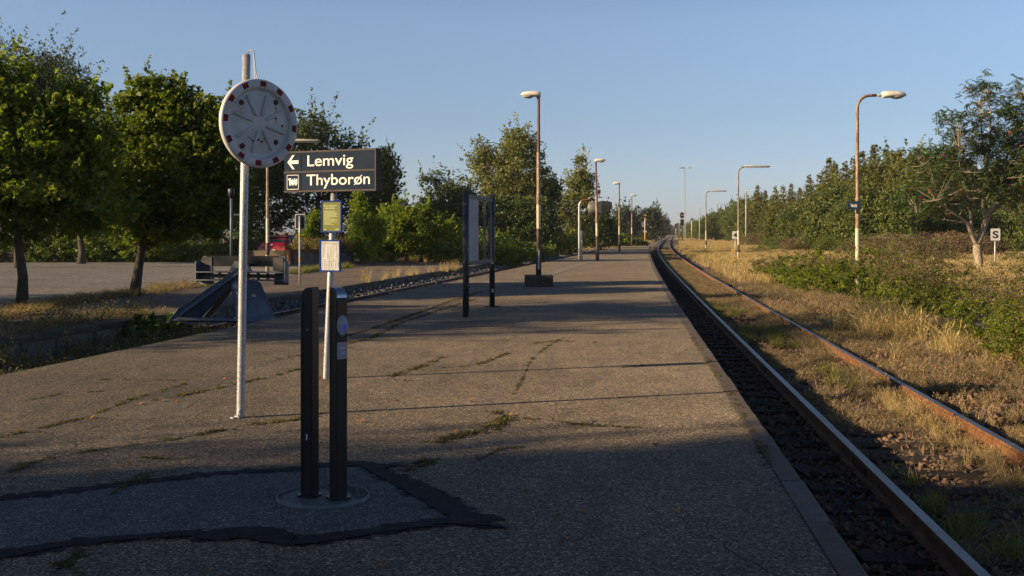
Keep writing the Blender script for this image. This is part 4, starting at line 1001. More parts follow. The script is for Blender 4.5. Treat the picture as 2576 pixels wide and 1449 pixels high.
# --- card validator posts on their round base
cx, cy, _ = G(813, 1253)
base = thing('base_plate', 'round metal base plate with gravel under the two card validator posts', 'base plate', (cx, cy, 0))
mb = MB(); mb.lathe([(0, .014), (.262, .014), (.266, .006), (.266, 0)], 48, smooth=False); mb.build('cover', pm('dusty metal cover', (.09, .10, .11), (.06, .066, .072), .65, .1, scale=9), base)
mb = MB(); mb.lathe([(.268, 0), (.268, .022), (.276, .022), (.278, 0)], 56, smooth=False); mb.build('rim', M_GALVD, base)
Rg = np.random.default_rng(8); a = Rg.uniform(-.5, 1.9, 420); rr = .26 * Rg.uniform(.45, 1, 420) ** .5
P = np.column_stack([rr * np.cos(a), rr * np.sin(a), np.full(420, .018)]); P = P[(P[:, 0] + P[:, 1] * 1.4) > .13]
scatter('gravel', C_GROCK, P, Rg.uniform(.003, .008, len(P)), Rg, full=True, parent=base)
a = Rg.uniform(2.0, 3.4, 120); rr = .26 * Rg.uniform(.8, 1, 120) ** .5; P = np.column_stack([rr * np.cos(a), rr * np.sin(a), np.full(120, .018)])
scatter('gravel', C_GROCK, P, Rg.uniform(.003, .007, len(P)), Rg, full=True, parent=base)
def validator(x, y, rz, front, label):
    t = thing('card_validator_post', label, 'card validator', (x, y, .014), rz, 'card validator posts')
    A, B, H, r = .082, .078, 1.255, .07
    prof = [(-A / 2, 0), (A / 2, 0)] + [(A / 2 - r + r * cos(k * pi / 2 / 8), H - r * .85 + r * .85 * sin(k * pi / 2 / 8)) for k in range(9)] + [(-A / 2, H)]
    mb = MB(); n_ = len(prof); e = .006
    rings = []
    for yy, sc in ((-B / 2, .0), (-B / 2 + e * .3, .7), (-B / 2 + e, 1), (B / 2 - e, 1), (B / 2 - e * .3, .7), (B / 2, 0)):
        ins = e * (1 - sc)
        rings.append([(px * (1 - 2 * ins / A), yy, max(0, pz_ - ins if pz_ > .1 else pz_)) for px, pz_ in prof])
    mb.loft(rings, 0, False); body = mb.build('body', M_ANTH, t)
    m2 = MB(); m2.box((A / 2 - .001 if front else -A / 2 + .001, 0, (H - .09) / 2 if front else (H - .03) / 2), (.006, B - .012, H - (.09 if front else .03))); m2.build('front_panel' if front else 'back_panel', M_ANTHB, t)
    m2 = MB(); m2.rbox((0, 0, .006), (A + .045, B + .045, .012), .03); m2.build('foot_flange', M_ANTH, t)
    if front:
        m2 = MB(); pr = [(A / 2 - r + (r + .0012) * cos(k * pi / 2 / 8), H - r * .85 + (r * .85 + .0012) * sin(k * pi / 2 / 8)) for k in range(9)]
        m2.add([(px, -B / 2 + .006, pz_) for px, pz_ in pr] + [(px, B / 2 - .006, pz_) for px, pz_ in pr], [(i, i + 1, len(pr) + i + 1, len(pr) + i) for i in range(len(pr) - 1)], 0, True)
        m2.build('steel_cap', M_CHROME, t)
        X = A / 2 + .0025
        m2 = MB(); m2.box((X, 0, 1.10), (.003, B - .014, .16)); m2.build('display_glass', pm('smoked display glass', (.05, .045, .035), None, .12), t)
        m2 = MB(Matrix.Translation((X + .002, 0, 1.03)) @ Matrix.Rotation(radians(90), 4, 'Y')); m2.lathe([(.036, 0), (.035, .006), (.030, .009), (0, .010)], 32)
        m2.v = [(a_, b_, 1.03 + (c_ - 1.03) * 1.75) for a_, b_, c_ in m2.v]
        rd = m2.build('card_reader', pm('reader face', (.32, .31, .34), (.24, .24, .28), .35, scale=10), t)
        m2 = MB(Matrix.Translation((X + .0125, .012, 1.02)) @ Matrix.Rotation(radians(90), 4, 'Y')); m2.lathe([(.012, 0), (.010, .0012), (0, .0015)], 20)
        m2.v = [(a_, b_, 1.02 + (c_ - 1.02) * 1.9) for a_, b_, c_ in m2.v]; m2.build('blue_light', emit('blue reader light', (.12, .10, .9), .12), rd)
        m2 = MB(); m2.box((X, 0, .882), (.003, B - .012, .10)); lb = m2.build('sticker', pm('pink sticker', (.34, .25, .33), None, .5), t)
        tr_ = (radians(90), 0, radians(90))
        text('lettering', 'Check', M_LET, lb, (X + .002, -.028, .892), tr_, height=.017, width=.054, off=.0)
        text('lettering', 'ud', M_LET, lb, (X + .002, -.012, .862), tr_, height=.017, width=.024, off=.0)
    else:
        m2 = MB(Matrix.Translation((-.012, B / 2, 1.0)) @ Matrix.Rotation(radians(-90), 4, 'X')); m2.lathe([(.009, 0), (.009, .003), (.004, .004), (0, .004)], 16); m2.build('lock', M_GALVD, t)
        m2 = MB(); m2.box((-.008, B / 2 + .001, .36), (.008, .003, .036)); m2.build('marker', M_LET, t)
        m2 = MB(); m2.box((.026, B / 2 + .001, .62), (.004, .003, 1.1)); m2.build('seam', M_BLACK, t)
    return t
x, y, _ = G(779, 1253); validator(x, y, radians(154), False, 'left of the two slim dark validator posts, seen from its plain back side')
x, y, _ = G(851, 1259); validator(x, y, radians(-51), True, 'right validator post with steel cap, oval card reader and pink sticker')

# --- old information frame
p0 = Vector(G(1172, 798)); p1 = Vector(G(1238, 772))
t = thing('notice_frame', 'empty peeling dark notice frame with one grey board between two posts', 'notice board', tuple(p0))
D = p1 - p0; L = D.length; u = D / L
for p, zt in ((Vector((0, 0, 0)), 2.37), (D, 2.39)):
    mb = MB(); mb.tube([p + Vector((0, 0, -.05)), p + Vector((0, 0, zt))], .06, 8 if p.length == 0 else 12); o = mb.build('post', M_FLAKE, t)
for z in (2.27, 1.0):
    mb = MB(); c = D * .5; mb.box((c.x, c.y, z), (L - .1, .05, .07), 0, math.atan2(D.y, D.x)); mb.build('cross_beam', M_DGREY, t)
a0, a1 = .05, .43
c = D * ((a0 + a1) / 2); mb = MB(); mb.box((c.x, c.y, 1.635), (L * (a1 - a0), .02, 1.20), 0, math.atan2(D.y, D.x)); mb.build('board', M_BOARD, t)
for f, wd in ((.68, .05), (.90, .10)):
    c = D * f; mb = MB(); mb.box((c.x, c.y, 1.635), (wd, .05, 1.2), 0, math.atan2(D.y, D.x)); mb.build('upright', M_DGREY, t)
for f in (.5, .78, .93):
    for z in (2.2, 1.07):
        c = D * f; mb = MB(); mb.tube([c + Vector((-.05, -.06, z + .03)), c + Vector((.0, -.04, z - .05))], .007, 5); mb.build('clip', M_GALV, t)
mb = MB()
for z in (.95, .35): mb.box((D.x + .01, D.y - .062, z), (.05, .01, .07))
mb.build('fixing_plate', M_GALV, t)
mb = MB(); mb.prism([(D.x + .17 * cos(k * .785), D.y + .17 * sin(k * .785)) for k in range(8)], 0.001, .012); mb.build('foot_plate', M_TAR, t)

# --- lamps
def cobra_head(mbs, org, d, s=1.0):
    """moulded street lamp housing along +x*d"""
    rings = []; X = [0, .03, .12, .25, .40, .52, .58, .60]; W = [.10, .13, .145, .15, .14, .11, .07, .03]; T = [.075, .10, .11, .115, .11, .09, .05, .02]; B = [-.06, -.07, -.065, -.055, -.045, -.03, -.02, -.006]
    for x, w_, a, b in zip(X, W, T, B):
        rings.append([(org[0] + d * x * s, org[1] + w_ * s * cos(k * pi / 6) * .9, org[2] + (a if sin(k * pi / 6) > 0 else -b) * s * sin(k * pi / 6)) for k in range(12)])
    if d < 0: rings = [r[::-1] for r in rings]
    mbs.loft(rings, 0, True)
def cobra_glass(m, org, d, s=1.0):
    rings = []
    for x, w_, b in ((.20, .06, .0), (.25, .11, .05), (.35, .125, .075), (.47, .11, .055), (.55, .05, .01)):
        rings.append([(org[0] + d * x * s, org[1] + w_ * s * cos(k * pi / 6), org[2] + (-.02 - b * max(0, -sin(k * pi / 6)) + .02 * max(0, sin(k * pi / 6))) * s) for k in range(12)])
    if d < 0: rings = [r[::-1] for r in rings]
    m.loft(rings, 0, True)
def post_top_lamp(x, y, z0, ztop, d, label, r=.062, planter=False):
    t = thing('street_lamp', label, 'street lamp', (x, y, z0), 0, 'lamps along the middle of the platform')
    H = ztop - z0
    zs = [0, .55, .62, 1.35, 1.36, 2.05, 2.06, 3.6, 3.65, H]
    rs = [r * 1.35, r * 1.3, r, r, r, r, r * .98, r * .95, r * .72, r * .68]
    mb = MB(); mb.tube([(0, 0, z) for z in zs], rs, 12, mis=[3, 3, 3, 3, 2, 2, 0, 1, 1])
    mb.build('pole', [M_POLE, M_POLER, M_POLEC, M_POLED], t)
    mb = MB(); cobra_head(mb, (-d * .06, 0, H + .02), d, .98); hd_ = mb.build('lamp_head', M_LAMP, t)
    mb = MB(); cobra_glass(mb, (-d * .06, 0, H - .0), d, .98); mb.build('lens', M_GLASSY, hd_)
    mb = MB(); mb.tube([(-.01, 0, H - .08), (-.01, 0, H + .02)], r * .9, 10); mb.build('spigot', M_GALV, t)
    mb = MB(); mb.box((r * .9, -.02, 2.9 if H < 5.3 else 2.9), (.03, .05, .06)); mb.build('bracket', M_POLE, t)
    return t
yA = 32.1
xA = XA(1355, yA)
pl = thing('planter', 'square exposed aggregate concrete block carrying the nearest platform lamp', 'planter block', (xA, yA, 0))
mb = MB(); mb.rbox((0, 0, .15), (.83, .75, .30), .04); mb.box((0, 0, .315), (.80, .72, .03)); mb.build('block', M_AGG, pl)
lampA = post_top_lamp(xA, yA, .33, 5.60, -1, 'rusty platform lamp rising from the concrete block, nearest in the middle row')
mb = MB(); mb.box((.0, -.085, .45), (.045, .008, .55)); mb.build('flaked_paint', M_POLEG, lampA)
post_top_lamp(XA(1503, 60.3), 60.3, 0, ZA(405, 60.3), 1, 'leaning platform lamp beside the monitor housing, second in the middle row', .075).rotation_euler = (0, radians(-.9), 0)
post_top_lamp(XA(1558, 89.8), 89.8, 0, ZA(462, 89.8), -1, 'platform lamp with head to the left, third in the middle row', .07)
post_top_lamp(XA(1589.5, 122), 122, 0, ZA(492, 122), 1, 'farthest platform lamp, at the end of the platform', .07)

def arm_lamp(x, y, z0, ztop, label, head, group):
    t = thing('street_lamp', label, 'street lamp', (x, y, z0), 0, group)
    H = ztop - z0; r = .07
    zs = [0, .75, .76, 1.25, 1.26, 2.3, 2.31, 3.3, 3.34, 4.3, H - .42]
    path = [(0, 0, z) for z in zs]; mis = [2, 3, 3, 3, 2, 2, 0, 0, 0, 0]; rs = [r * 1.25, r * 1.25, r * 1.35, r * 1.3, r, r, r, r * .98, r * .82, r * .78, r * .72]
    for k in range(1, 7): a = k * pi / 12; path.append((.42 * (1 - cos(a)), 0, H - .42 + .42 * sin(a))); mis.append(0); rs.append(r * .7)
    if head == 'cobra': path += [(.62, 0, H)]; mis.append(0); rs.append(r * .7)
    mb = MB(); mb.tube(path, rs, 12, mis=mis); mb.build('pole', [M_POLE, M_POLER, M_POLEC, M_POLED], t)
    if head == 'cobra':
        mb = MB(); mb.tube([(.6, 0, H + .0), (.82, 0, H)], r * .62, 10); mb.build('arm', pm('sage pole paint', (.42, .42, .33), None, .5), t)
        mb = MB(); cobra_head(mb, (.80, 0, H), 1, 1.35); h = mb.build('lamp_head', M_LAMP, t)
        mb = MB(); cobra_glass(mb, (.80, 0, H), 1, 1.35); mb.build('lens', M_GLASSY, h)
    else:
        tube_head(.42, H, t)
    return t
def tube_head(x0, H, t, L=1.85):
    m2 = MB(); rings = []
    for x, w_, h in ((0, .10, .05), (.03, .15, .09), (L - .12, .13, .075), (L - .02, .08, .05), (L, .03, .02)):
        rings.append([(x0 + x, w_ * cos(k * pi / 6), H + .045 - .03 * x / L + h * max(0, sin(k * pi / 6)) + h * .5 * min(0, sin(k * pi / 6))) for k in range(12)])
    m2.loft(rings, 0, True); h_ = m2.build('lamp_head', M_LICH, t)
    m2 = MB(); m2.box((x0 + L / 2, 0, H - .015), (L - .18, .16, .05)); m2.build('lens', M_GLASSY, h_)
GR = 'lamps standing in the field right of the main track'
arm_lamp(XA(2157, 36), 36, -.6, 1.6 + (583 - 240) * 36 / FP, 'tall rusty arm lamp with big cream head, carrying the small Vemb sign', 'cobra', GR)
arm_lamp(XA(1857.5, 78), 78, -.6, ZA(420, 78), 'arm lamp with long lichen covered head, next to the number 4 sign', 'tube', GR)
arm_lamp(XA(1776, 119), 119, -.6, ZA(481, 119), 'farthest arm lamp with long head, beside the track bend', 'tube', GR)
yl_ = 46.6
arm_lamp(XA(673, yl_), yl_, LPZ, ZA(356, yl_), 'arm lamp on the car park edge in front of the red car', 'tube', 'lamps on the car park side')
def t_lamp(x, y, z0, ztop, label):
    t = thing('street_lamp', label, 'street lamp', (x, y, z0), 0, 'lamps on the car park side'); H = ztop - z0
    mb = MB(); mb.tube([(0, 0, z) for z in (0, 1, 3.4, 3.45, H)], [.08, .08, .075, .06, .055], 10, mis=[0, 0, 1, 1]); mb.build('pole', [M_POLE, M_POLER], t)
    tube_head(-.95, H - .02, t, 1.9); mb = MB(); mb.tube([(0, 0, H), (0, 0, H + .14)], .05, 8); mb.build('cap', M_LICH, t); return t
t_lamp(XA(1127, 112), 112, -.2, ZA(466, 112), 'T shaped lamp with rusty pole among the trees behind the lit shrubs')
t_lamp(XA(1243, 175), 175, -.4, ZA(492, 175), 'small distant T shaped lamp right of the notice frame posts')
t_lamp(XA(951.5, 80), 80, -.2, ZA(420, 80), 'thin rusty lamp pole rising behind the direction sign')

# --- Vemb sign on the right lamp
yv = 35.9
t = thing('station_sign', 'small navy station sign reading Vemb strapped to the tall right lamp pole', 'station sign', (XA(2146, yv), yv - .12, ZA(517, yv)), radians(-14))
mb = MB(); mb.box((0, .0, 0), (.43, .05, .265)); mb.build('panel', M_NAVY, t)
for z in (-.135, .135): mb = MB(); mb.box((0, -.004, z), (.45, .06, .015)); mb.build('frame_bar', M_DGREY, t)
text('lettering', 'Vemb', M_LET, t, (-.115, -.028, -.055), FR, height=.115, width=.20, off=.006)
mb = MB(); mb.tube([(.14, .08, 0), (.14, .02, 0)], .02, 6); mb.build('strap', M_DGREY, t)

# --- square field signs
def plate_sign(x, y, z0, zc, wd, ht, ch, label, post=M_GALV):
    t = thing('track_sign', label, 'track sign', (x, y, z0))
    mb = MB(); mb.tube([(0, .04, -.2), (0, .04, zc - z0 + ht * .4)], .04, 10); mb.build('post', post, t)
    mb = MB(Matrix.Translation((0, 0, zc - z0)) @ Matrix.Rotation(radians(90), 4, 'X')); mb.rbox((0, 0, 0), (wd, ht, .025), .05); mb.build('plate', pm('white sign plate', (.62, .60, .57), None, .5), t)
    bh = ht * .56
    m2 = MB()
    text('lettering', ch, M_BLACK, t, (-wd * .32, -.014, zc - z0 - bh * .5), FR, height=bh, width=wd * .62, off=.03)
    mb = MB(Matrix.Translation((0, .004, zc - z0)) @ Matrix.Rotation(radians(90), 4, 'X')); mb.rbox((0, 0, 0), (wd + .035, ht + .035, .02), .06); mb.build('rim', M_DGREY, t)
    return t
ys_ = 55
plate_sign(XA(2504, ys_), ys_, -.6, ZA(590, ys_), .48, .60, 'S', 'white sign with black letter S right of the rowan tree')
y4 = 82
plate_sign(XA(1850, y4), y4, -.6, ZA(591.5, y4), .50, .60, '4', 'white sign with black number 4 left of the second field lamp')
y9 = 35.8
t = thing('road_sign', 'back of a small white rimmed road sign on a post with yellow bands', 'road sign', (XA(754, y9), y9, LPZ))
mb = MB(); mb.tube([(0, 0, z) for z in (-.1, .78, .86, 1.56, 1.64, 2.25)], .032, 12, mis=[0, 1, 0, 1, 0]); mb.build('post', [M_GALV, M_ORB], t)
zc = ZA(557.5, y9) - LPZ
mb = MB(Matrix.Translation((0, .05, zc)) @ Matrix.Rotation(radians(90), 4, 'X')); mb.rbox((0, 0, 0), (.33, .50, .02), .04); mb.build('rim', pm('white sign plate', (.62, .60, .57)), t)
mb = MB(Matrix.Translation((0, .043, zc)) @ Matrix.Rotation(radians(90), 4, 'X')); mb.rbox((0, 0, 0), (.28, .45, .02), .03); mb.build('plate_back', M_DGREY, t)

# --- driver monitor housing on a bent post
ym = 62.5
t = thing('monitor_post', 'bent steel post carrying a round metal monitor housing with dark hood', 'monitor', (XA(1457.5, ym), ym, 0))
Ht = ZA(503, ym); path = [(0, 0, -.1), (0, 0, .01), (0, 0, Ht - .35)]
for k in range(1, 7): a = k * pi / 12; path.append((.35 * (1 - cos(a)), -.0, Ht - .35 + .35 * sin(a)))
path.append((.95, 0, Ht)); mb = MB(); mb.tube(path, .072, 16, mis=[0] * 3 + [0] * 2 + [1] * 4); mb.build('post', [M_GALV, M_POLER], t)
hc = Vector((XA(1497, ym) - XA(1457.5, ym), 0, ZA(523.5, ym)))
mb = MB(); Mh = Matrix.Translation(hc) @ Matrix.Rotation(radians(-12), 4, 'Z') @ Matrix.Rotation(radians(90), 4, 'Y')
mb.M = Mh; mb.lathe([(0, -.36), (.30, -.36), (.36, -.33), (.375, -.28), (.375, .12), (.36, .14)], 28); hb = mb.build('housing', pm('bronze grey shell', (.20, .18, .155), (.15, .14, .12), .5, .3, scale=4), t)
mb = MB(); mb.M = Matrix.Translation(hc) @ Matrix.Rotation(radians(-12), 4, 'Z')
r = .37; A8 = [(cos(k * pi / 4 + pi / 8), sin(k * pi / 4 + pi / 8)) for k in range(8)]
sq = [(.42, .16), (.16, .42), (-.16, .42), (-.42, .16), (-.42, -.34), (-.2, -.36), (.2, -.36), (.42, -.34)]
mb.loft([[(.12, r * a, r * b) for a, b in A8], [(.42, a * 1.0, b * 1.0) for a, b in sq], [(.78 + .16 * (b > 0), a * .8, b * .8 + .02) for a, b in sq]], 0, False, cap=False)
mb.build('hood', pm('dark hood paint', (.026, .029, .035), (.02, .023, .028), .7, spec=.15), t)
mb = MB(); mb.M = Matrix.Translation(hc) @ Matrix.Rotation(radians(-12), 4, 'Z'); mb.loft([[(.74 + .16 * (b > 0), a * .78, b * .78 + .02) for a, b in sq]] * 2, 0, False); mb.build('screen', M_BLACK, t)
mb = MB(); mb.tube([hc + Vector((-.1, 0, 0)), hc + Vector((-.16, 0, .42)), (hc.x - .16, 0, Ht)], .06, 10); mb.build('hanger', M_GALV, t)
ca = thing('camera', 'small dark surveillance camera on an arm above the monitor housing', 'camera', (XA(1500, ym), ym, ZA(497, ym)))
mb = MB(); mb.tube([(-.45, 0, -.16), (-.4, 0, .0), (-.25, 0, .03), (.35, 0, .0)], .025, 8); mb.build('arm', M_GALV, ca)
mb = MB(); mb.rbox((.16, 0, .34), (.17, .2, .22), .04); mb.build('body', M_BLACK, ca); mb = MB(); mb.tube([(.16, 0, .0), (.16, 0, .24)], .03, 8); mb.box((.16, 0, .12), (.1, .08, .12)); mb.build('mount', M_GALV, ca)
yi = 61.0
t = thing('call_post', 'slim cream call post with a small steel box at its head', 'call post', (XA(1463.5, yi), yi, 0))
mb = MB(); mb.tube([(0, 0, 0), (0, 0, ZA(602, yi))], .05, 10); mb.build('post', M_POLEC, t); mb = MB(); mb.rbox((0, 0, ZA(592, yi)), (.14, .12, .5), .05); mb.build('box', M_GALVD, t)

# --- buffer stop
yb_ = 22.6
Bc = Vector((XA(605, yb_), yb_, 0)); sl_ = .1642; rzb = -math.atan(sl_) 
t = thing('buffer_stop', 'grey steel buffer stop with wide beam at the end of the left track', 'buffer stop', tuple(Bc), rzb)
zb1, zb0 = ZA(645, yb_), ZA(717, yb_); zm = (zb0 + zb1) / 2
W2 = .97
def bb(nm, mat, c, d): m2 = MB(); m2.box(c, d); return m2.build(nm, mat, t)
bb('back_plate', M_ANTH, (0, .12, zb1 - .10), (2 * W2 - .36, .03, .22))
for sx in (-1, 1):
    m2 = MB(); X = sx * (W2 - .10); pts = [(X - sx * .17, zb1 - .0), (X + sx * .02, zb1 - .0), (X + sx * .10, zb1 - .17), (X + sx * .10, zb0), (X - sx * .2, zb0), (X - sx * .2, zb0 + .1)]
    if sx < 0: pts = pts[::-1]
    n_ = len(pts); m2.add([(a, .16, b) for a, b in pts] + [(a, .20, b) for a, b in pts], [tuple(range(n_)), tuple(range(n_, 2 * n_))[::-1]] + [(i, n_ + i, n_ + (i + 1) % n_, (i + 1) % n_) for i in range(n_)])
    m2.build('end_plate', M_GALVD, t)
    bb('end_flange', M_GALVD, (sx * (W2 + .0), .06, zm - .02), (.02, .22, zb1 - zb0 - .16))
    bb('cover_plate', pm('pale coated plate', (.055, .053, .052), None, .7), (sx * (W2 - .19), .10, zb1 - .16), (.22, .02, .28))
for z in (zm - .03, zb0 + .10): bb('beam_flange', M_GALVD, (0, .06, z), (2 * W2 - .03, .24, .022))
m2 = MB(); nseg = 9
for i in range(nseg):                                            # castellated web between the flanges
    x0 = -W2 + .02 + i * (2 * W2 - .04) / nseg; x1 = x0 + (2 * W2 - .04) / nseg; q = (x1 - x0) * .25
    lo, hi = zb0 + .112, zm - .042
    m2.box(((x0 + x1) / 2, .10, (lo + hi) / 2), (x1 - x0, .014, (hi - lo) * .56))
    m2.box((x0 + q * .55, .10, (lo + hi) / 2), (q * 1.1, .0141, hi - lo)); 
m2.build('web', M_DGREY, t)
m2 = MB(); pts = [(-.22, zm - .03), (-.16, zm + .12), (-.07, zb1 - .09), (.10, zb1 - .09), (.20, zm + .10), (.26, zm - .03)]
m2.add([(a, -.08, b) for a, b in pts] + [(a, .02, b) for a, b in pts], [tuple(range(6))[::-1], tuple(range(6, 12))] + [(i, (i + 1) % 6, 6 + (i + 1) % 6, 6 + i) for i in range(6)]); m2.build('gusset', M_GALVD, t)
inv = (Matrix.Translation(Bc) @ Matrix.Rotation(rzb, 4, 'Z')).inverted()
def Lc(x, y, Y): return inv @ Vector((XA(x, Y), Y, ZA(y, Y)))
def plate(nm, mat, pts, th):                                     # thick plate from outline points
    m2 = MB(); P = [Vector(p) for p in pts]; nn = (P[1] - P[0]).cross(P[2] - P[0]).normalized() * th; k = len(P)
    m2.add([tuple(p) for p in P] + [tuple(p + nn) for p in P], [tuple(range(k))[::-1], tuple(range(k, 2 * k))] + [(i, (i + 1) % k, k + (i + 1) % k, k + i) for i in range(k)]); return m2.build(nm, mat, t)
F1 = Lc(430, 812, 21.0); F2 = Lc(592, 818, 20.9); A1 = Lc(612, 668, 22.3); A0 = Lc(585, 716, 22.3)
# raking strut to the left foot: I-section (web + top flange)
plate('raking_web', M_DGREY, [Lc(446, 803, 21.05), Lc(500, 803, 21.1), Lc(575, 716, 22.35), Lc(620, 690, 22.4), Lc(620, 662, 22.4)], .015)
plate('raking_flange', M_GALVD, [Lc(440, 806, 21.0), Lc(419, 813, 20.9), Lc(449, 776, 21.0), Lc(604, 672, 22.2), Lc(622, 672, 22.2)], .02)
plate('centre_strut', M_GALVD, [Lc(577, 688, 22.2), Lc(602, 688, 22.2), Lc(612, 780, 21.1), Lc(606, 816, 20.9), Lc(594, 806, 20.9), Lc(584, 740, 21.5)], .02)
plate('side_plate', pm('blue grey coated plate', (.085, .115, .15), (.07, .095, .125), .5, .2, scale=3), [Lc(606, 816, 20.9), Lc(690, 798, 22.0), Lc(668, 752, 22.2), Lc(655, 712, 22.5), Lc(606, 700, 22.3)], .015)
plate('rear_web', M_DGREY, [Lc(630, 700, 22.7), Lc(655, 712, 22.5), Lc(668, 752, 22.2), Lc(692, 797, 22.0), Lc(664, 740, 22.9), Lc(640, 700, 23.0)], .02)
plate('rear_brace', M_DGREY, [Lc(508, 800, 23.2), Lc(526, 800, 23.2), Lc(600, 712, 22.6), Lc(585, 712, 22.6)], .03)
m2 = MB(); m2.tube([F1 + Vector((.05, 0, .06)), Lc(600, 806, 20.95)], .045, 4); m2.build('base_bar', M_GALVD, t)
m2 = MB(); a, b = Lc(606, 818, 20.9), Lc(692, 799, 22.0); m2.tube([a, b], .02, 6); m2.build('foot_bar', M_GALVD, t)
m2 = MB(); c = Lc(641, 743, 21.4); m2.box(tuple(c + Vector((0, -.05, 0))), (.09, .012, .06)); m2.build('type_plate', M_DGREY, t)
ms = thing('marker_post', 'slim steel post with a dark grey lamp box behind the buffer stop beam', 'signal lamp', (XA(582, 22.9), 22.9, zb1 - .08))
mb = MB(); mb.tube([(0, 0, -.05), (0, 0, ZA(498, 22.9) - zb1 + .08)], .030, 10); mb.build('post', M_GALVD, ms)
zz = ZA(488, 22.9) - zb1 + .08
mb = MB(); mb.lathe([(0, zz - .10), (.04, zz - .09), (.055, zz - .05), (.068, zz - .04), (.075, zz + .10), (.06, zz + .115), (0, zz + .12)], 16); mb.build('lamp_box', M_DGREY, ms)
mb = MB(); mb.box((.10, 0, ZA(540, 22.9) - zb1 + .08), (.16, .03, .025)); mb.build('arm', M_GALVD, ms)

# --- railway signals
def signal(x, y, z0, zt, label, kind):
    t = thing('railway_signal', label, 'railway signal', (x, y, z0)); H = zt - z0
    zs = (0, .9, 1.9, H * .6, H - 1.0)
    mb = MB(); mb.tube([(0, 0, z) for z in zs], .11, 10, mis=[0, 0, 1, 1]); mb.build('mast', [M_YEL if kind != 3 else M_POLEC, M_POLEC if kind != 2 else M_POLE], t)
    mb = MB(Matrix.Translation((0, -.05, H - .62)) @ Matrix.Rotation(radians(90), 4, 'X')); mb.rbox((0, 0, 0), (1.0, 1.35, .06), .38, seg=5); mb.rbox((0, 0, .10), (.62, .9, .14), .2, seg=4)
    mb.build('head', M_BLACK, t)
    for dx in (-.17, .17):
        mb = MB(Matrix.Translation((dx, -.28, H - .60)) @ Matrix.Rotation(radians(90), 4, 'X')); mb.lathe([(.07, 0), (.06, .02), (0, .03)], 12); mb.build('lamp', emit('amber signal light', (1, .5, .10), 1.0), t)
        mb = MB(Matrix.Translation((dx, -.28, H - .60)) @ Matrix.Rotation(radians(90), 4, 'X')); mb.lathe([(.12, .0), (.12, .25)], 12); mb.build('visor', M_BLACK, t)
    mb = MB(); mb.box((0, -.1, H - 1.42), (.40, .05, .10)); mb.build('number_plate', M_ORB, t)
    if kind == 2: mb = MB(); mb.box((0, -.05, H - 2.2), (.85, .25, 1.2)); mb.box((0, -.05, H - 1.58), (1.0, .35, .05)); mb.box((0, -.05, H - 2.82), (.95, .35, .05)); mb.build('speed_indicator', M_BLACK, t)
    if kind == 1:
        mb = MB(); mb.box((-.15, .1, H - 2.5), (1.0, .06, 1.1)); mb.build('back_board', pm('blue grey board', (.12, .15, .25), None, .6), t)
        mb = MB(); mb.box((0, -.14, H - 4.0), (.62, .03, .36)); q = mb.build('plate', M_LET, t); text('lettering', 'PU', M_BLACK, q, (-.22, -.16, H - 4.12), FR, height=.24, width=.44)
    if kind == 3: mb = MB(); mb.box((0, 0, .3), (1.1, 1.0, 1.3)); mb.build('footing', M_CONC, t)
    return t
signal(XA(1622.5, 226), 226, -.6, ZA(534, 226), 'dark railway signal on yellow mast left of the track bend, with PU plate', 1)
signal(XA(1716, 255), 255, -.6, ZA(535, 255), 'dark railway signal with square box below its head, beside the teal triangle', 2)
signal(XA(1805, 262), 262, -.6, ZA(536, 262), 'dark railway signal on a concrete footing in front of the right wood', 3)
def triangle():
    y = 258; t = thing('track_sign', 'teal triangular sign with white border beside the signal with the box', 'track sign', (XA(1719, y), y, -.6))
    zc = ZA(576, y) + .6; r = .85
    for s, m_, yy in ((1.0, M_LET, -.02), (.84, M_TEAL, -.045)):
        m2 = MB(); P = [(r * s * cos(radians(90 + 120 * k)), r * s * sin(radians(90 + 120 * k))) for k in range(3)]
        m2.add([(a, yy, zc - .1 + b) for a, b in P] + [(a, yy + .02, zc - .1 + b) for a, b in P], [(0, 2, 1), (3, 4, 5), (0, 1, 4, 3), (1, 2, 5, 4), (2, 0, 3, 5)]); m2.build('border' if s == 1 else 'face', m_, t)
    mb = MB(); mb.tube([(0, .03, 0), (0, .03, zc)], .05, 8); mb.build('post', M_POLE, t)
triangle()
# small far signal right of the lattice mast
t = thing('railway_signal', 'tiny far signal with yellow mast right of the lattice mast', 'railway signal', (XA(1740, 285), 285, -.6)); H = ZA(552, 285) + .6
mb = MB(); mb.tube([(0, 0, 0), (0, 0, H * .45), (0, 0, H)], .10, 8, mis=[0, 1]); mb.build('mast', [M_YEL, M_POLEC], t); mb = MB(); mb.box((0, 0, H), (.5, .2, .45)); mb.build('head', M_BLACK, t)
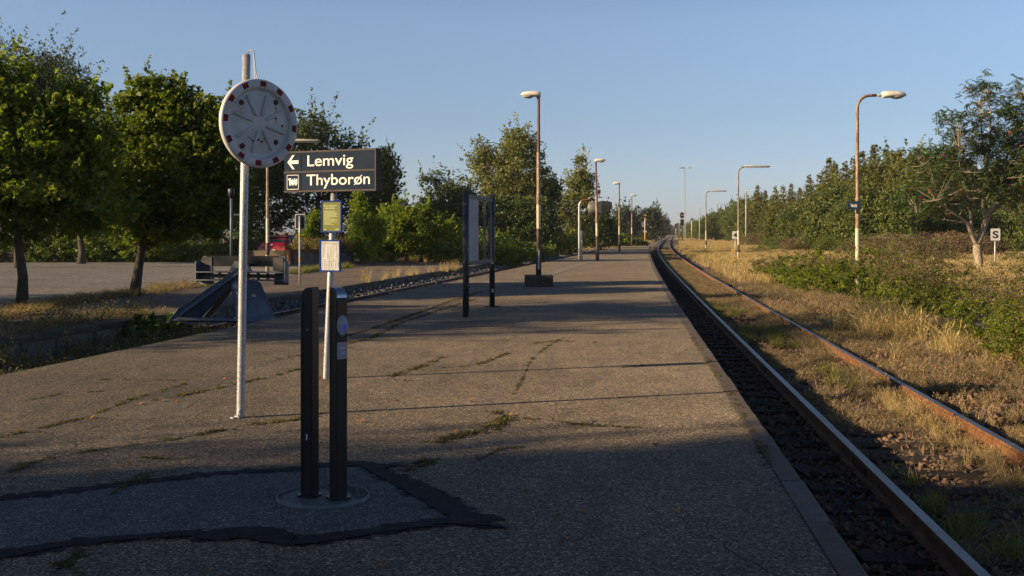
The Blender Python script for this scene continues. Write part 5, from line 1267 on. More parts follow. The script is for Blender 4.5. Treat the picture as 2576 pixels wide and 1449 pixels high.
# --- lattice masts
def lattice(name, label, x, y, z0, zt, wd, cat, n=26, head=0, mat=None, group=None):
    t = thing(name, label, cat, (x, y, z0), 0, group); H = zt - z0; m2 = MB(); w_ = wd / 2; r = max(.02, wd * .07)
    for a, b in ((-1, -1), (1, -1), (1, 1), (-1, 1)): m2.tube([(a * w_, b * w_, 0), (a * w_ * .85, b * w_ * .85, H)], r, 4, caps=False)
    for i in range(n):
        z, z2 = H * i / n, H * (i + 1) / n; s = 1 if i % 2 else -1
        for (a, b), (c, d) in (((-s, -1), (s, -1)), ((-s, 1), (s, 1)), ((-1, -s), (-1, s)), ((1, -s), (1, s))): m2.tube([(a * w_, b * w_, z), (c * w_, d * w_, z2)], r * .7, 3, caps=False)
    m2.build('lattice', mat or M_GALV, t)
    if head:
        m2 = MB()
        for s in (-1, 1): m2.loft([[(s * x_, .16 * sc * cos(k * pi / 4), H + .1 + h * max(-.3, sin(k * pi / 4))) for k in range(8)] for x_, sc, h in ((.05, 1, .16), (head / 2 - .2, .9, .14), (head / 2, .3, .05))], 0, True)
        m2.build('lamp_head', M_LICH, t)
    return t
lattice('lattice_mast', 'tall lattice lighting mast with long crosswise lamp beside the signals', XA(1723, 245), 245, -.6, ZA(424, 245), .34, 'lighting mast', 30, 3.0, None, 'lattice lighting masts')
lattice('lattice_mast', 'distant thin lighting mast just left of the tall mast', XA(1708.5, 620), 620, -.6, ZA(536, 620), .34, 'lighting mast', 10, 3.0, None, 'lattice lighting masts')
lattice('lattice_mast', 'distant lighting mast close to the right of the tall mast', XA(1727, 560), 560, -.6, ZA(532, 560), .34, 'lighting mast', 10, 3.0, None, 'lattice lighting masts')
lattice('lattice_mast', 'far lighting mast above the trees left of the last platform lamp', XA(1540, 560), 560, -.6, ZA(516, 560), .34, 'lighting mast', 10, 3.0, None, 'lattice lighting masts')
lattice('radio_mast', 'tall pale lattice radio mast standing up behind the poplar shoots', XA(1475, 520), 520, -.6, ZA(371, 520), 1.5, 'radio mast', 34)
for xx, yt, yd, lb in ((1760, 523, 235, 'thin pale pole at the left end of the right wood'), (1804, 510, 275, 'thin pale pole behind the signal on the footing'), (1877, 479, 150, 'tall thin pale pole in front of the spruces')):
    t = thing('utility_pole', lb, 'pole', (XA(xx, yd), yd, -.6), 0, 'thin poles before the right wood'); H = ZA(yt, yd) + .6
    mb = MB(); mb.tube([(0, 0, 0), (0, 0, H)], [.15, .10], 8); mb.build('pole', pm('pale pole', (.32, .31, .26), (.22, .2, .16), .7), t); mb = MB(); mb.box((0, 0, H), (.26, .2, .12)); mb.build('cap', M_LET, t)
# --- marker posts
for i, (x, yt, ybt, c, lb) in enumerate(((2010, 603, 626, M_YEL, 'yellow marker post with red tip in the grass below the broom'), (1771, 597, 607, M_YEL, 'small yellow marker post left of the third field lamp'), (1829.5, 597, 608, M_POLEC, 'pale wooden marker post beside the footing'), (1706, 592, 602, M_YEL, 'tiny yellow marker post near the railway signals'), (1752, 592, 600, M_POLEC, 'tiny pale marker post by the rusty siding'))):
    y = min(240, 2.2 * FP / (ybt - HY)); t = thing('marker_post', lb, 'marker post', (XA(x, y), y, -.6)); h = ZA(yt, y) + .6
    mb = MB(); mb.tube([(0, 0, 0), (0, 0, h * .85), (0, 0, h)], .06, 8, mis=[0, 1]); mb.build('post', [c, M_RED if i == 0 else c], t)
# yellow box under the 4 sign
t = thing('cable_marker', 'small yellow cable marker plate beside the number 4 sign post', 'marker post', (XA(1843.5, 81), 81, -.6)); mb = MB(); mb.box((0, 0, .75), (.16, .1, .26)); mb.build('plate', M_YEL, t); mb = MB(); mb.tube([(0, .06, 0), (0, .06, .8)], .02, 6); mb.build('post', M_GALV, t)
# --- far level crossing bits
for i, (x, y, d, c, lb) in enumerate(((1654, 573, 420, M_WHITE, 'white far track side post left of the level crossing'), (1671, 566, 500, M_WHITE, 'white barrier mast at the far level crossing'), (1660, 578, 380, M_LICH, 'small weathered topped post left of the far rails'))):
    t = thing('crossing_post', lb, 'post', (XA(x, d), d, -.6)); h = ZA(y, d) + .6; mb = MB(); mb.tube([(0, 0, 0), (0, 0, h)], .12, 6); mb.build('post', M_WHITE, t); mb = MB(); mb.box((.1, -.1, h), (.8, .1, .7)); mb.build('board', c, t)
t = thing('railway_signal', 'tiny far red and amber signal at the distant crossing', 'railway signal', (XA(1700, 400), 400, -.6)); mb = MB(); mb.tube([(0, 0, 0), (0, 0, 3.4)], .07, 6); mb.build('mast', M_POLEC, t); mb = MB(); mb.box((0, 0, 4.3), (.8, .2, 1.6)); mb.build('head', M_BLACK, t); mb = MB(); mb.box((.1, -.15, 3.7), (.3, .05, .3)); mb.build('lamp', emit('red signal light', (.8, .05, .02), .4), t)

# --- concrete planter with rusty steel edge, and its wild flowers' soil
q0, q1 = Vector(G(729, 666, LPZ)), Vector(G(892, 662, LPZ)); q0.z = q1.z = LPZ
t = thing('raised_planter', 'long low concrete planter wall with rusty steel rim behind the yellow banded post', 'planter', tuple(q0)); D = q1 - q0; L = D.length; rz = math.atan2(D.y, D.x)
mb = MB(Matrix.Rotation(rz, 4, 'Z')); mb.box((L / 2 + .1, .15, .30), (L - .25, .3, .62)); mb.build('wall', M_CONC, t)
mb = MB(Matrix.Rotation(rz, 4, 'Z')); mb.box((L / 2, .14, .70), (L + .04, .36, .19)); mb.box((.06, .10, .30), (.16, .30, .615)); mb.build('steel_rim', M_RUST, t)
mb = MB(Matrix.Rotation(rz, 4, 'Z')); mb.box((L / 2, 2.4, .55), (L - .2, 4.2, .3)); mb.build('soil', M_EARTH, t)
mb = MB(Matrix.Rotation(rz, 4, 'Z')); mb.box((L - .02, 2.0, .30), (.25, 3.6, .62)); mb.build('end_wall', M_CONC, t)

# --- wooden slat fence at far left
yf = 62
t = thing('slat_fence', 'dark brown horizontal slat fence at the far left of the car park', 'fence', (XA(20, yf), yf, LPZ))
for i in range(9): mb = MB(); mb.box((-2.0, 0, .14 + i * .185), (5.4, .03, .15)); mb.build('slat', M_WOOD, t)
mb = MB(); mb.box((-2.0, -.02, 1.78), (5.6, .06, .32)); mb.build('top_board', M_WOOD, t)
for x in (-4.6, -1.9, .75): mb = MB(); mb.box((x, .06 if x < .7 else 0, .95), (.18, .14, 1.95)); mb.build('fence_post', M_WOOD, t)
# low white van roof glimpsed above the fence
t = thing('garden_shed', 'pale flat roofed shed glimpsed above the slat fence', 'shed', (XA(15, 70), 70, LPZ)); mb = MB(); mb.box((-2, 0, 1.0), (5.5, 2.5, 2.0)); mb.build('wall', M_WOOD, t); mb = MB(); mb.box((-2, 0, 2.06), (5.8, 2.9, .12)); mb.build('roof', M_WHITE, t)

# --- red car, rear three quarter view
yc = 60.5
t = thing('parked_car', 'dark red hatchback parked beside the concrete planter', 'car', (XA(680, yc), yc + .3, LPZ + .01), radians(-16))
# local: rear faces -y, length along +y
def carsec(y, zb, zs, zr, wb, ws, wr):                            # bottom, shoulder, roof heights / half widths
    return [(-wb, y, zb), (-ws, y, zb + .22), (-ws, y, zs - .06), (-ws + .03, y, zs), (-wr, y, zr - .04), (-wr + .10, y, zr), (wr - .10, y, zr), (wr, y, zr - .04), (ws - .03, y, zs), (ws, y, zs - .06), (ws, y, zb + .22), (wb, y, zb)]
secs = [(0, .42, .72, .78, .78, .84, .80), (.05, .30, .80, .92, .84, .90, .78), (.18, .26, .90, 1.06, .86, .91, .74), (.55, .25, .97, 1.34, .87, .91, .66), (.95, .25, .98, 1.49, .87, .91, .63), (1.7, .25, .97, 1.54, .87, .91, .62), (2.4, .25, .96, 1.50, .87, .91, .62), (2.9, .25, .95, 1.30, .87, .91, .66), (3.3, .25, .93, 1.02, .87, .90, .76), (4.1, .27, .80, .86, .84, .86, .76), (4.35, .35, .66, .70, .7, .74, .66)]
mb = MB(); mb.loft([carsec(*s) for s in secs], 0, True)
body = mb.build('body', M_CARR, t)
m2 = MB(); W = [(-.63, .30, 1.13), (.63, .30, 1.13), (.54, .74, 1.41), (-.54, .74, 1.41)]
m2.add([(x, y - .035, z + .02) for x, y, z in W], [(0, 1, 2, 3)]); m2.build('rear_window', M_GLASS, t)
m2 = MB(); m2.box((0, .78, 1.475), (1.16, .30, .035)); m2.build('spoiler', M_CARR, t)
for s in (-1, 1):
    for ys2 in ((.85, 1.55), (1.63, 2.75)):
        m2 = MB(); a, b = ys2; P = [(s * .895, a, 1.01), (s * .895, b, 1.00), (s * .70, b - (.1 if b < 2 else .35), 1.40), (s * .70, a + .12, 1.40)]
        m2.add([(x + s * .015, y, z) for x, y, z in P], [(0, 1, 2, 3) if s > 0 else (3, 2, 1, 0)]); m2.build('side_window', M_GLASS, t)
    m2 = MB(); m2.rbox((s * .66, .09, .86), (.36, .16, .10), .03); m2.build('tail_lamp', M_TLIGHT, t)
    for yy2 in (.85, 3.45):
        wh = MB(Matrix.Translation((s * .80, yy2, .33)) @ Matrix.Rotation(radians(90), 4, 'Y')); wh.lathe([(0, -.11), (.30, -.11), (.335, -.08), (.335, .08), (.30, .11), (.2, .112), (0, .10)], 24); w_o = wh.build('wheel', M_TYRE, t)
        wh = MB(Matrix.Translation((s * .80, yy2, .33)) @ Matrix.Rotation(radians(90), 4, 'Y')); wh.lathe([(.21, .118), (.10, .11), (0, .12)] if s > 0 else [(.21, -.118), (.10, -.11), (0, -.12)], 12); wh.build('rim', M_GALVD, w_o)
        m2 = MB(Matrix.Translation((s * .90, yy2, .36)) @ Matrix.Rotation(radians(90), 4, 'Y')); m2.lathe([(.37, -.015), (.40, .015), (.44, .015), (.46, -.03)], 24); m2.build('wheel_arch', M_BLACK, t)
m2 = MB(); m2.box((0, -.02, .42), (1.62, .10, .16)); m2.build('bumper', M_BLACK, t)
m2 = MB(); m2.box((0, -.03, .505), (1.5, .1, .02)); m2.build('trim', M_GALV, t)
m2 = MB(); m2.box((-.02, -.01, .665), (.52, .06, .12)); np_ = m2.build('number_plate', M_LET, t); text('lettering', 'CM     54', M_BLACK, np_, (-.24, -.042, .63), FR, height=.075, width=.44)
m2 = MB(Matrix.Translation((-.55, .0, .66)) @ Matrix.Rotation(radians(90), 4, 'X')); m2.lathe([(.075, 0), (.07, .03), (0, .032)], 20); dk = m2.build('sticker', M_LET, t); text('lettering', 'DK', M_BLACK, dk, (-.59, -.035, .635), FR, height=.05, width=.08)
m2 = MB(); m2.box((0, .02, 1.0), (.1, .03, .05)); m2.build('badge', M_GALV, t)
# flagpost pale bin by the tracks far
t = thing('equipment_box', 'tiny white rail equipment hoop on the bank left of the left track', 'hoop', (XA(1400, 88), 88, -.3)); mb = MB(); mb.tube([(-.15, 0, 0), (-.15, 0, .35), (.25, 0, .35), (.25, 0, 0)], .025, 6); mb.build('hoop', M_WHITE, t)
# ------------------------------------------------------------------ trees and shrubs
def crown_at(x0, x1, y0, y1, Y, z0, dep=1.0):
    """one ellipsoid from its extent in the photograph, relative to a tree foot at height z0"""
    cx = XA((x0 + x1) / 2, Y); rx = (x1 - x0) / 2 * Y / FP; zt, zb = ZA(y0, Y), ZA(y1, Y)
    return [cx, 0, (zt + zb) / 2 - z0, rx, rx * dep, (zt - zb) / 2]
def tree_px(name, label, cat, foot, Y, z0, ells, th, r0, lm, bark, **k):
    fx = XA(foot, Y); B = []
    for e in ells:
        b = crown_at(*e[:4], Y, z0, e[4] if len(e) > 4 else .9); b[0] -= fx; b[1] = e[5] if len(e) > 5 else 0; B.append(b)
    return make_tree(name, label, cat, (fx, Y, z0), B, th, r0, lm, bark, **k)
# near left
tree_px('linden_tree', 'near left broadleaf tree with straight dark trunk on the car park verge', 'tree', 55, 25.3, LPZ,
        [(-420, 270, 300, 600), (-380, 150, 180, 420), (150, 300, 300, 480), (-60, 120, 440, 612), (-250, 90, 108, 300), (-100, 255, 250, 500), (80, 258, 215, 350), (60, 330, 400, 590)], 2.0, .135, M_LMAPLE, M_BARK, seed=1, nc=1150, per=40, cr=.36, leaf=.14, limbs=9, droop=.8, group='trees along the car park edge')
tree_px('linden_tree', 'second broadleaf tree with slightly leaning dark trunk on the car park edge', 'tree', 338, 29.8, LPZ,
        [(245, 600, 330, 590), (290, 490, 235, 430), (335, 460, 180, 320), (288, 335, 235, 310), (470, 590, 250, 430), (215, 420, 400, 600), (490, 615, 380, 600), (240, 330, 290, 420), (380, 400, 165, 260), (420, 520, 230, 330), (300, 520, 480, 610)], 2.2, .15, M_LMAPLE, M_BARK, seed=2, nc=1050, per=40, cr=.36, leaf=.14, lean=(.35, 0), limbs=9, droop=.8, group='trees along the car park edge')
tree_px('linden_tree', 'smaller tree with cut back trunk on the far edge of the car park', 'tree', 205, 59, LPZ,
        [(120, 300, 470, 600), (140, 280, 400, 520)], 2.2, .22, M_LDARK, M_BARK, seed=3, nc=160, per=36, cr=.6, leaf=.19, limbs=5, group='trees along the car park edge')
tree_px('robinia_tree', 'tall fine leaved dark tree rising behind the near left trees', 'tree', 48, 52, LPZ,
        [(-80, 130, 112, 330), (60, 215, 135, 330), (130, 262, 170, 380), (-200, 20, 160, 420), (40, 250, 300, 520)], 3.5, .22, M_LROBIN, M_BARK, seed=4, nc=950, per=44, cr=.75, leaf=.17, aspect=.4, limbs=8)
bk = [('dark oak behind the car park left of the mirror pole', 470, 72, [(300, 640, 350, 600), (280, 500, 280, 460), (400, 600, 260, 420)], M_LMAPLE),
      ('dark oak rising behind the Lemvig and Thyboron sign', 800, 76, [(620, 900, 300, 560), (720, 860, 285, 420), (800, 940, 330, 520), (860, 985, 395, 580), (600, 760, 330, 560), (750, 990, 470, 640)], M_LDARK),
      ('dark broadleaf tree behind the mirror disc', 620, 78, [(540, 700, 300, 620), (560, 740, 400, 640)], M_LDARK),
      ('dark tree behind the lit shrubs right of the direction sign', 960, 80, [(890, 1010, 470, 620), (950, 992, 378, 440), (935, 1000, 400, 500)], M_LDARK)]
bk += [('dark oak filling the view behind the leaning trunk', 330, 70, [(180, 480, 380, 640), (240, 420, 330, 560)], M_LDARK), ('dark oak at the far left behind the slat fence', 60, 70, [(-160, 120, 380, 640), (60, 240, 360, 640)], M_LDARK), ('dark oak between the mirror disc and the robinia', 210, 68, [(120, 320, 440, 640), (330, 560, 480, 645)], M_LDARK)]
bk[1] = ('dark oak rising behind the big direction sign',) + bk[1][1:]
for i, (lb, fx, Y, el, m_) in enumerate(bk):
    tree_px('oak_tree', lb, 'tree', fx, Y, LPZ, el, 2.5, .28, m_, M_BARK, seed=10 + i, nc=520 if i < 2 else 260, per=38, cr=.8, leaf=.23, limbs=7, zmin=.1, group='trees behind the car park')
tree_px('dark_tree', 'dark thicket behind the sunlit shrub and the notice frame', 'tree', 1180, 78, LPZ, [(1040, 1200, 500, 640), (1140, 1290, 490, 640), (1230, 1400, 500, 640)], 1.2, .15, M_LDARK, M_BARK, seed=14, nc=480, per=36, cr=.7, leaf=.2, zmin=.1)
tree_px('maple_sapling', 'dark maple saplings with three thin spires left of the poplar', 'tree', 1120, 84, LPZ,
        [(1062, 1170, 455, 600), (1090, 1105, 412, 470), (1108, 1122, 410, 470), (1124, 1142, 414, 470), (1060, 1085, 432, 480), (1135, 1200, 450, 600)], 2, .15, M_LDARK, M_BARK, seed=15, nc=260, per=30, cr=.55, leaf=.22)
tree_px('poplar_tree', 'tall airy grey green poplar left of the nearest platform lamp', 'tree', 1290, 92, LPZ,
        [(1225, 1370, 330, 500), (1255, 1345, 312, 400), (1180, 1260, 372, 470), (1170, 1400, 430, 560), (1190, 1235, 350, 430), (1330, 1385, 390, 500)], 3, .25, M_LPOP, M_BARK, seed=16, nc=700, per=28, cr=.75, leaf=.24, limbs=9, shell=.3)
tree_px('dark_tree', 'dark rounded tree partly behind the nearest platform lamp', 'tree', 1370, 95, LPZ,
        [(1330, 1408, 445, 600), (1360, 1410, 440, 520), (1300, 1400, 520, 620)], 2, .2, M_LDARK, M_BARK, seed=17, nc=230, per=36, cr=.8, leaf=.24)
tree_px('poplar_tree', 'young poplar with spiky top behind the monitor post', 'tree', 1455, 108, -.4,
        [(1385, 1500, 480, 615), (1430, 1490, 440, 520), (1445, 1475, 392, 470), (1408, 1428, 452, 500), (1420, 1500, 430, 490)], 2, .18, M_LPOP, M_BARK, seed=18, nc=360, per=30, cr=.75, leaf=.24, shell=.4)
tree_px('dark_tree', 'dark trees right behind the monitor housing', 'tree', 1510, 125, -.4,
        [(1470, 1545, 520, 620), (1440, 1500, 540, 620), (1520, 1560, 545, 620)], 1.5, .18, M_LDARK, M_BARK, seed=19, nc=240, per=34, cr=.8, leaf=.28)
tree_px('round_tree', 'dark dome shaped tree at the end of the platform', 'tree', 1568, 235, -.6, [(1540, 1602, 522, 600), (1545, 1600, 545, 608)], 2, .3, M_FARL, M_BARK, seed=20, nc=260, per=36, cr=1.4, leaf=.5)
tree_px('round_tree', 'broad dark trees behind the signal with the PU plate', 'tree', 1625, 250, -.6, [(1598, 1640, 528, 605), (1618, 1660, 522, 606), (1605, 1655, 535, 608)], 2, .3, M_FARL, M_BARK, seed=21, nc=320, per=36, cr=1.4, leaf=.5)
tree_px('round_tree', 'bluish tree clump left of the vanishing track', 'tree', 1668, 380, -.6, [(1655, 1680, 553, 592), (1645, 1668, 548, 592)], 2, .3, M_FARL, M_BARK, seed=22, nc=200, per=34, cr=1.8, leaf=.7)
tl = make_bush('far_treeline', None, None, (XA(1705, 760), 760, -.6), [(x, 0, 3, 9, 6, 5.5 + 1.5 * sin(x)) for x in range(-22, 30, 7)], M_FARL, seed=23, nc=500, per=30, cr=2.0, leaf=1.1, stems=4)
tag(tl, 'far hazy tree line closing the view down the track', 'tree line', kind='stuff')
# lit shrubs right of the sign, wild flowers, hedge
tree_px('hazel_shrub', 'big sunlit yellow green shrub left of the notice frame', 'shrub', 1060, 63, LPZ, [(935, 1100, 530, 655), (1040, 1162, 545, 650), (960, 1060, 505, 600), (890, 1000, 560, 660), (1030, 1100, 520, 590)], .6, .10, M_LSHRUB, M_TWIG, seed=30, nc=900, per=34, cr=.42, leaf=.17, zmin=.05)
tree_px('young_maple', 'slim upright young maple just right of the green poster', 'shrub', 908, 60, LPZ, [(880, 930, 500, 650), (890, 915, 482, 560), (905, 960, 560, 660), (930, 965, 540, 620)], .8, .06, M_LSHRUB, M_TWIG, seed=31, nc=240, per=28, cr=.34, leaf=.16, zmin=.05)
tree_px('young_maple', 'bright sapling between the small road sign and the green poster', 'shrub', 778, 61, .5, [(762, 800, 540, 615), (780, 808, 525, 570), (750, 790, 570, 625)], .6, .05, M_LSHRUB, M_TWIG, seed=32, nc=110, per=24, cr=.28, leaf=.15, zmin=.05)
R = np.random.default_rng(77)
P = np.column_stack([R.uniform(XA(735, 59), XA(890, 60), 700), R.uniform(59.2, 62.5, 700), np.full(700, .55)])
scatter('wild_flowers', C_WEED, P[:420], R.uniform(1.2, 2.4, 420), R, label='weeds and wild flowers growing in the concrete planter', cat='wild flowers')
scatter('dry_tufts', C_DRY, P[420:], R.uniform(.8, 1.5, 280), R, label='seeding grasses among the flowers in the concrete planter', cat='dry grass')
hx = [(-40, 585, M_LDARK), (60, 585, M_LHEDGE), (150, 590, M_LHEDGE), (250, 592, M_LHEDGE), (340, 598, M_LHEDGE), (420, 604, M_LHEDGE), (500, 610, M_LHEDGE), (575, 610, M_LHEDGE), (640, 600, M_LDARK), (-130, 590, M_LDARK)]
hn = ['behind the slat fence', 'just right of the slat fence', 'left of the cut back trunk', 'behind the cut back trunk', 'behind the leaning trunk', 'right of the leaning trunk', 'left of the buffer stop lamp', 'behind the buffer stop lamp', 'behind the red car', 'at the left end']
for i, ((x, yt, m_), nn) in enumerate(zip(hx, hn)):
    Y = 62.5; zt = ZA(yt, Y) - LPZ
    make_bush('hedge_bush', 'leafy boundary hedge bush ' + nn, 'hedge bush', (XA(x, Y), Y, LPZ), [(-.3, 0, zt * .45, 1.35, .9, zt * .52), (.5, .2, zt * .4, 1.1, .9, zt * .42), (-.9, .3, zt * .55, .8, .8, zt * .5)], m_, seed=50 + i, nc=210, per=30, cr=.34, leaf=.15, group='bushes of the car park hedge', stems=5)
# dark bank scrub between shrubs and poplar, behind the left track
bs = [(1195, 560, 70), (1260, 555, 78), (1320, 560, 86), (1235, 600, 62), (1375, 575, 95), (1150, 560, 72), (1300, 600, 72), (1560, 598, 150), (1530, 585, 140)]
bn = ['behind the notice frame board', 'right of the notice frame', 'left of the nearest platform lamp', 'low and bright beside the notice frame posts', 'behind the nearest platform lamp', 'left of the notice frame', 'low on the bank in front of the poplar', 'left of the third platform lamp', 'behind the third platform lamp']
for i, ((x, yt, Y), nn) in enumerate(zip(bs, bn)):
    zt = ZA(yt, Y) + .4
    s = min(1.5 * Y / 70, 1.9)
    make_bush('bank_shrub', 'green bank shrub ' + nn, 'shrub', (XA(x, Y) - .6, Y, -.4), [(-.5 * s, 0, zt * .45, 1.5 * s, s, zt * .5), (.9 * s, .3, zt * .38, 1.2 * s, s, zt * .42)], [M_LHEDGE, M_LWOOD][i % 2 if i != 3 else 0], seed=70 + i, nc=230, per=32, cr=.4 * s, leaf=.17 * max(1, Y / 80), group='shrubs on the bank left of the left track', stems=4)
# trackside spirea mounds on the right
mounds = [(14.8, 4.2, 1.5), (16.8, 4.4, 1.65), (18.8, 4.6, 1.7), (20.7, 4.8, 1.5), (28.2, 5.1, 1.35), (30.6, 5.3, 1.7), (33.4, 5.3, 1.85), (36.6, 5.0, 1.8), (40.0, 4.7, 1.55), (43.8, 4.2, 1.35), (47.5, 3.8, 1.2), (17.4, 7.0, 1.5)]
mn = ['nearest of the row at the right frame edge', 'second nearest, with tall straw in front', 'third nearest in the row', 'bordering the gap in the row', 'first beyond the gap', 'just right of the tall lamp foot', 'in front of the tall lamp', 'just left of the tall lamp foot', 'beyond the tall lamp foot', 'tapering towards the far end', 'last and smallest at the far end', 'behind the nearest two at the right edge']
for i, ((y, d, h), nn) in enumerate(zip(mounds, mn)):
    c = off(LR, y, 1.5 + d - 1.0); Rm = random.Random(i)
    make_bush('spirea_bush', 'green trackside bush with brown seed tops, ' + nn, 'bush', (c[0], c[1], -.6),
              [(0, 0, h * .40, 1.35, 1.35, h * .60), (Rm.uniform(-.4, .4), .8, h * .42, .9, .8, h * .48), (Rm.uniform(-.3, .3), -.8, h * .34, .95, .8, h * .44), (.7, 0, h * .42, 1.0, 1.0, h * .58)],
              M_LROSE, seed=100 + i, nc=600 if y < 24 else 430, per=42, cr=.13, leaf=.050 if y < 24 else .062, group='bushes along the right side of the main track', top=M_LBRN, top_from=.58, stems=14, shell=.86)
Rf = np.random.default_rng(5)
# white flowering creeper near the lamp foot, yellow leaves
c = off(LR, 37, 6.3); make_bush('flowering_bush', 'bright green white flowering bush around the tall lamp foot', 'bush', (c[0], c[1], -.5), [(0, 0, .75, 1.5, .9, .85), (-2.2, .2, .7, 1.3, .8, .75)], M_LSHRUB, seed=130, nc=240, per=34, cr=.15, leaf=.075, stems=6)
# rowan
yr = 57; fx = XA(2459, yr)
Rr = np.random.default_rng(9)
rw = thing('rowan_tree', 'rowan tree with pale forked trunk and red berry clusters at right', 'tree', (fx, yr, -.6))
wd = MB()
def RP(x, y, dy=0.): return Vector((XA(x, yr) - fx, dy, ZA(y, yr) + .6))
s_ = yr / FP
trunk = [RP(2459, 692), RP(2461, 676), RP(2463, 655), RP(2459, 635), RP(2457, 615)]
wd.tube(trunk, [.30, .24, .21, .23, .19], 12)
tips = []
limb = [([(2457, 615), (2440, 590), (2425, 560), (2400, 545), (2365, 525), (2330, 500)], .13, -.8), ([(2457, 615), (2446, 580), (2448, 540), (2440, 510), (2395, 480), (2360, 455), (2330, 400)], .11, .6),
        ([(2459, 612), (2474, 580), (2480, 545), (2472, 520), (2475, 480), (2480, 420), (2470, 340), (2465, 250)], .16, 0), ([(2474, 580), (2490, 548), (2510, 520), (2540, 500), (2575, 480), (2620, 440)], .12, .9),
        ([(2478, 550), (2500, 510), (2515, 450), (2530, 370), (2550, 290), (2560, 240)], .11, -.6), ([(2475, 500), (2450, 450), (2430, 380), (2410, 320), (2385, 280)], .09, .7), ([(2440, 510), (2420, 470), (2400, 420), (2392, 370)], .06, -.9),
        ([(2480, 440), (2495, 360), (2500, 280), (2490, 215)], .08, .5), ([(2425, 560), (2390, 555), (2340, 545), (2310, 535)], .06, .2), ([(2510, 520), (2560, 540), (2610, 530)], .06, -.4), ([(2515, 450), (2560, 400), (2600, 330)], .07, .3)]
allp = []
for pts, r0_, dy in limb:
    P_ = [RP(x, y, dy * i / (len(pts) - 1) * 1.2) for i, (x, y) in enumerate(pts)]; n_ = len(P_)
    wd.tube(P_, [max(.02, r0_ * (1 - .85 * i / (n_ - 1))) for i in range(n_)], 7, caps=False)
    for i in range(1, n_):
        for u in np.arange(0, 1, .25):
            allp.append((P_[i - 1].lerp(P_[i], u), i / n_))
env = [(2330, 405, 38, 36), (2400, 400, 60, 60), (2420, 300, 55, 35), (2505, 245, 62, 50), (2570, 260, 50, 60), (2500, 330, 80, 60), (2560, 380, 90, 90), (2480, 400, 80, 70), (2395, 470, 90, 50), (2325, 480, 45, 50), (2560, 470, 90, 50), (2370, 285, 25, 18), (2395, 330, 30, 30), (2460, 215, 30, 24), (2630, 360, 60, 120), (2340, 520, 50, 25)]
cl = []
for x, y, rx, ry in env:
    k = int(rx * ry / 76)
    for _ in range(k):
        a = Rr.uniform(0, 6.28); r_ = Rr.uniform(0, 1) ** .5
        cl.append(RP(x + rx * r_ * cos(a), y + ry * r_ * sin(a), Rr.normal() * .9))
for c_ in cl:
    a, ra = min(allp, key=lambda q: (q[0] - c_).length + (1.5 if q[0].z > c_.z + .1 else 0))
    if (a - c_).length < 2.2: wd.tube([a, a.lerp(c_, .5) + Vector((0, 0, -.04)), c_], [.024, .016, .006], 4, caps=False)
wd.build('trunk', M_PALEBARK, rw)
# pinnate leaves: rachis with leaflets
Q = []; T = []
for c_ in cl:
    for _ in range(int(Rr.integers(6, 12))):
        o = np.array(c_) + Rr.normal(size=3) * .15; d = Rr.normal(size=3); d[2] = -abs(d[2]) * .3 + .05; d /= np.linalg.norm(d); s2 = np.cross(d, (0, 0, 1)); s2 /= np.linalg.norm(s2) + 1e-6; L = Rr.uniform(.2, .32); tn = Rr.uniform()
        for k in range(6):
            b = o + d * L * (k + .5) / 6 + np.array([0, 0, -.10 * ((k + .5) / 6) ** 2])
            for sg in (-1, 1):
                e = s2 * sg * .12 + d * .025 + np.array([0, 0, -.03]); q_ = d * .034
                Q.append([b - q_, b + e * .5 - q_, b + e, b + e * .5 + q_ * 1.3]); T.append(tn * .7 + Rr.uniform() * .3)
quads('crown', np.array(Q), T, M_LROW, rw)
m2 = MB()
for c_ in cl[::9]:
    for _ in range(14):
        p = Vector(c_) + Vector(Rr.normal(size=3) * .05) + Vector((0, 0, -.12)); r_ = .02
        m2.add([p + Vector(v) * r_ for v in ((1, 0, 0), (0, 1, 0), (-1, 0, 0), (0, -1, 0), (0, 0, 1), (0, 0, -1))], [(0, 1, 4), (1, 2, 4), (2, 3, 4), (3, 0, 4), (1, 0, 5), (2, 1, 5), (3, 2, 5), (0, 3, 5)])
m2.build('berries', M_BERRY, rw)
make_bush('rowan_undergrowth', 'grey green leafy scrub around the foot of the S sign', 'bush', (XA(2560, 50), 50, -.6), [(0, 0, .5, 1.2, 1, .8), (1.2, .3, .6, 1.2, 1, .9)], M_LPOP, seed=140, nc=160, per=30, cr=.2, leaf=.07, stems=8)

# right wood: spruces in front, broadleaves at the far end
ORD = 'first second third fourth fifth sixth seventh eighth ninth tenth eleventh twelfth thirteenth fourteenth fifteenth sixteenth seventeenth eighteenth nineteenth twentieth twenty-first twenty-second twenty-third twenty-fourth twenty-fifth twenty-sixth'.split()
pr = [make_conifer('spruce_tree', '', (0, 0, -50), 9.0, 3.1, 200 + k, 'spruces of the right wood', sparse=(.05, .12, .1, .35)[k]) for k in range(4)]
Rw = random.Random(12)
line = [(1905, 478, 170), (1925, 482, 160), (1950, 470, 155), (1968, 478, 150), (1990, 466, 148), (2012, 476, 142), (2035, 452, 140), (2060, 440, 136), (2085, 402, 132), (2100, 425, 128), (2125, 408, 124), (2145, 398, 122), (2168, 400, 118), (2196, 372, 116), (2218, 408, 118), (2245, 400, 114), (2262, 385, 116), (2290, 390, 112), (1940, 500, 135), (1985, 505, 128), (2030, 495, 122), (2075, 470, 116), (2120, 460, 108), (2160, 452, 104), (2205, 445, 100), (2240, 450, 102), (2300, 430, 104), (2340, 420, 108), (2385, 415, 110), (2420, 420, 112), (2450, 425, 114), (2500, 430, 112)]
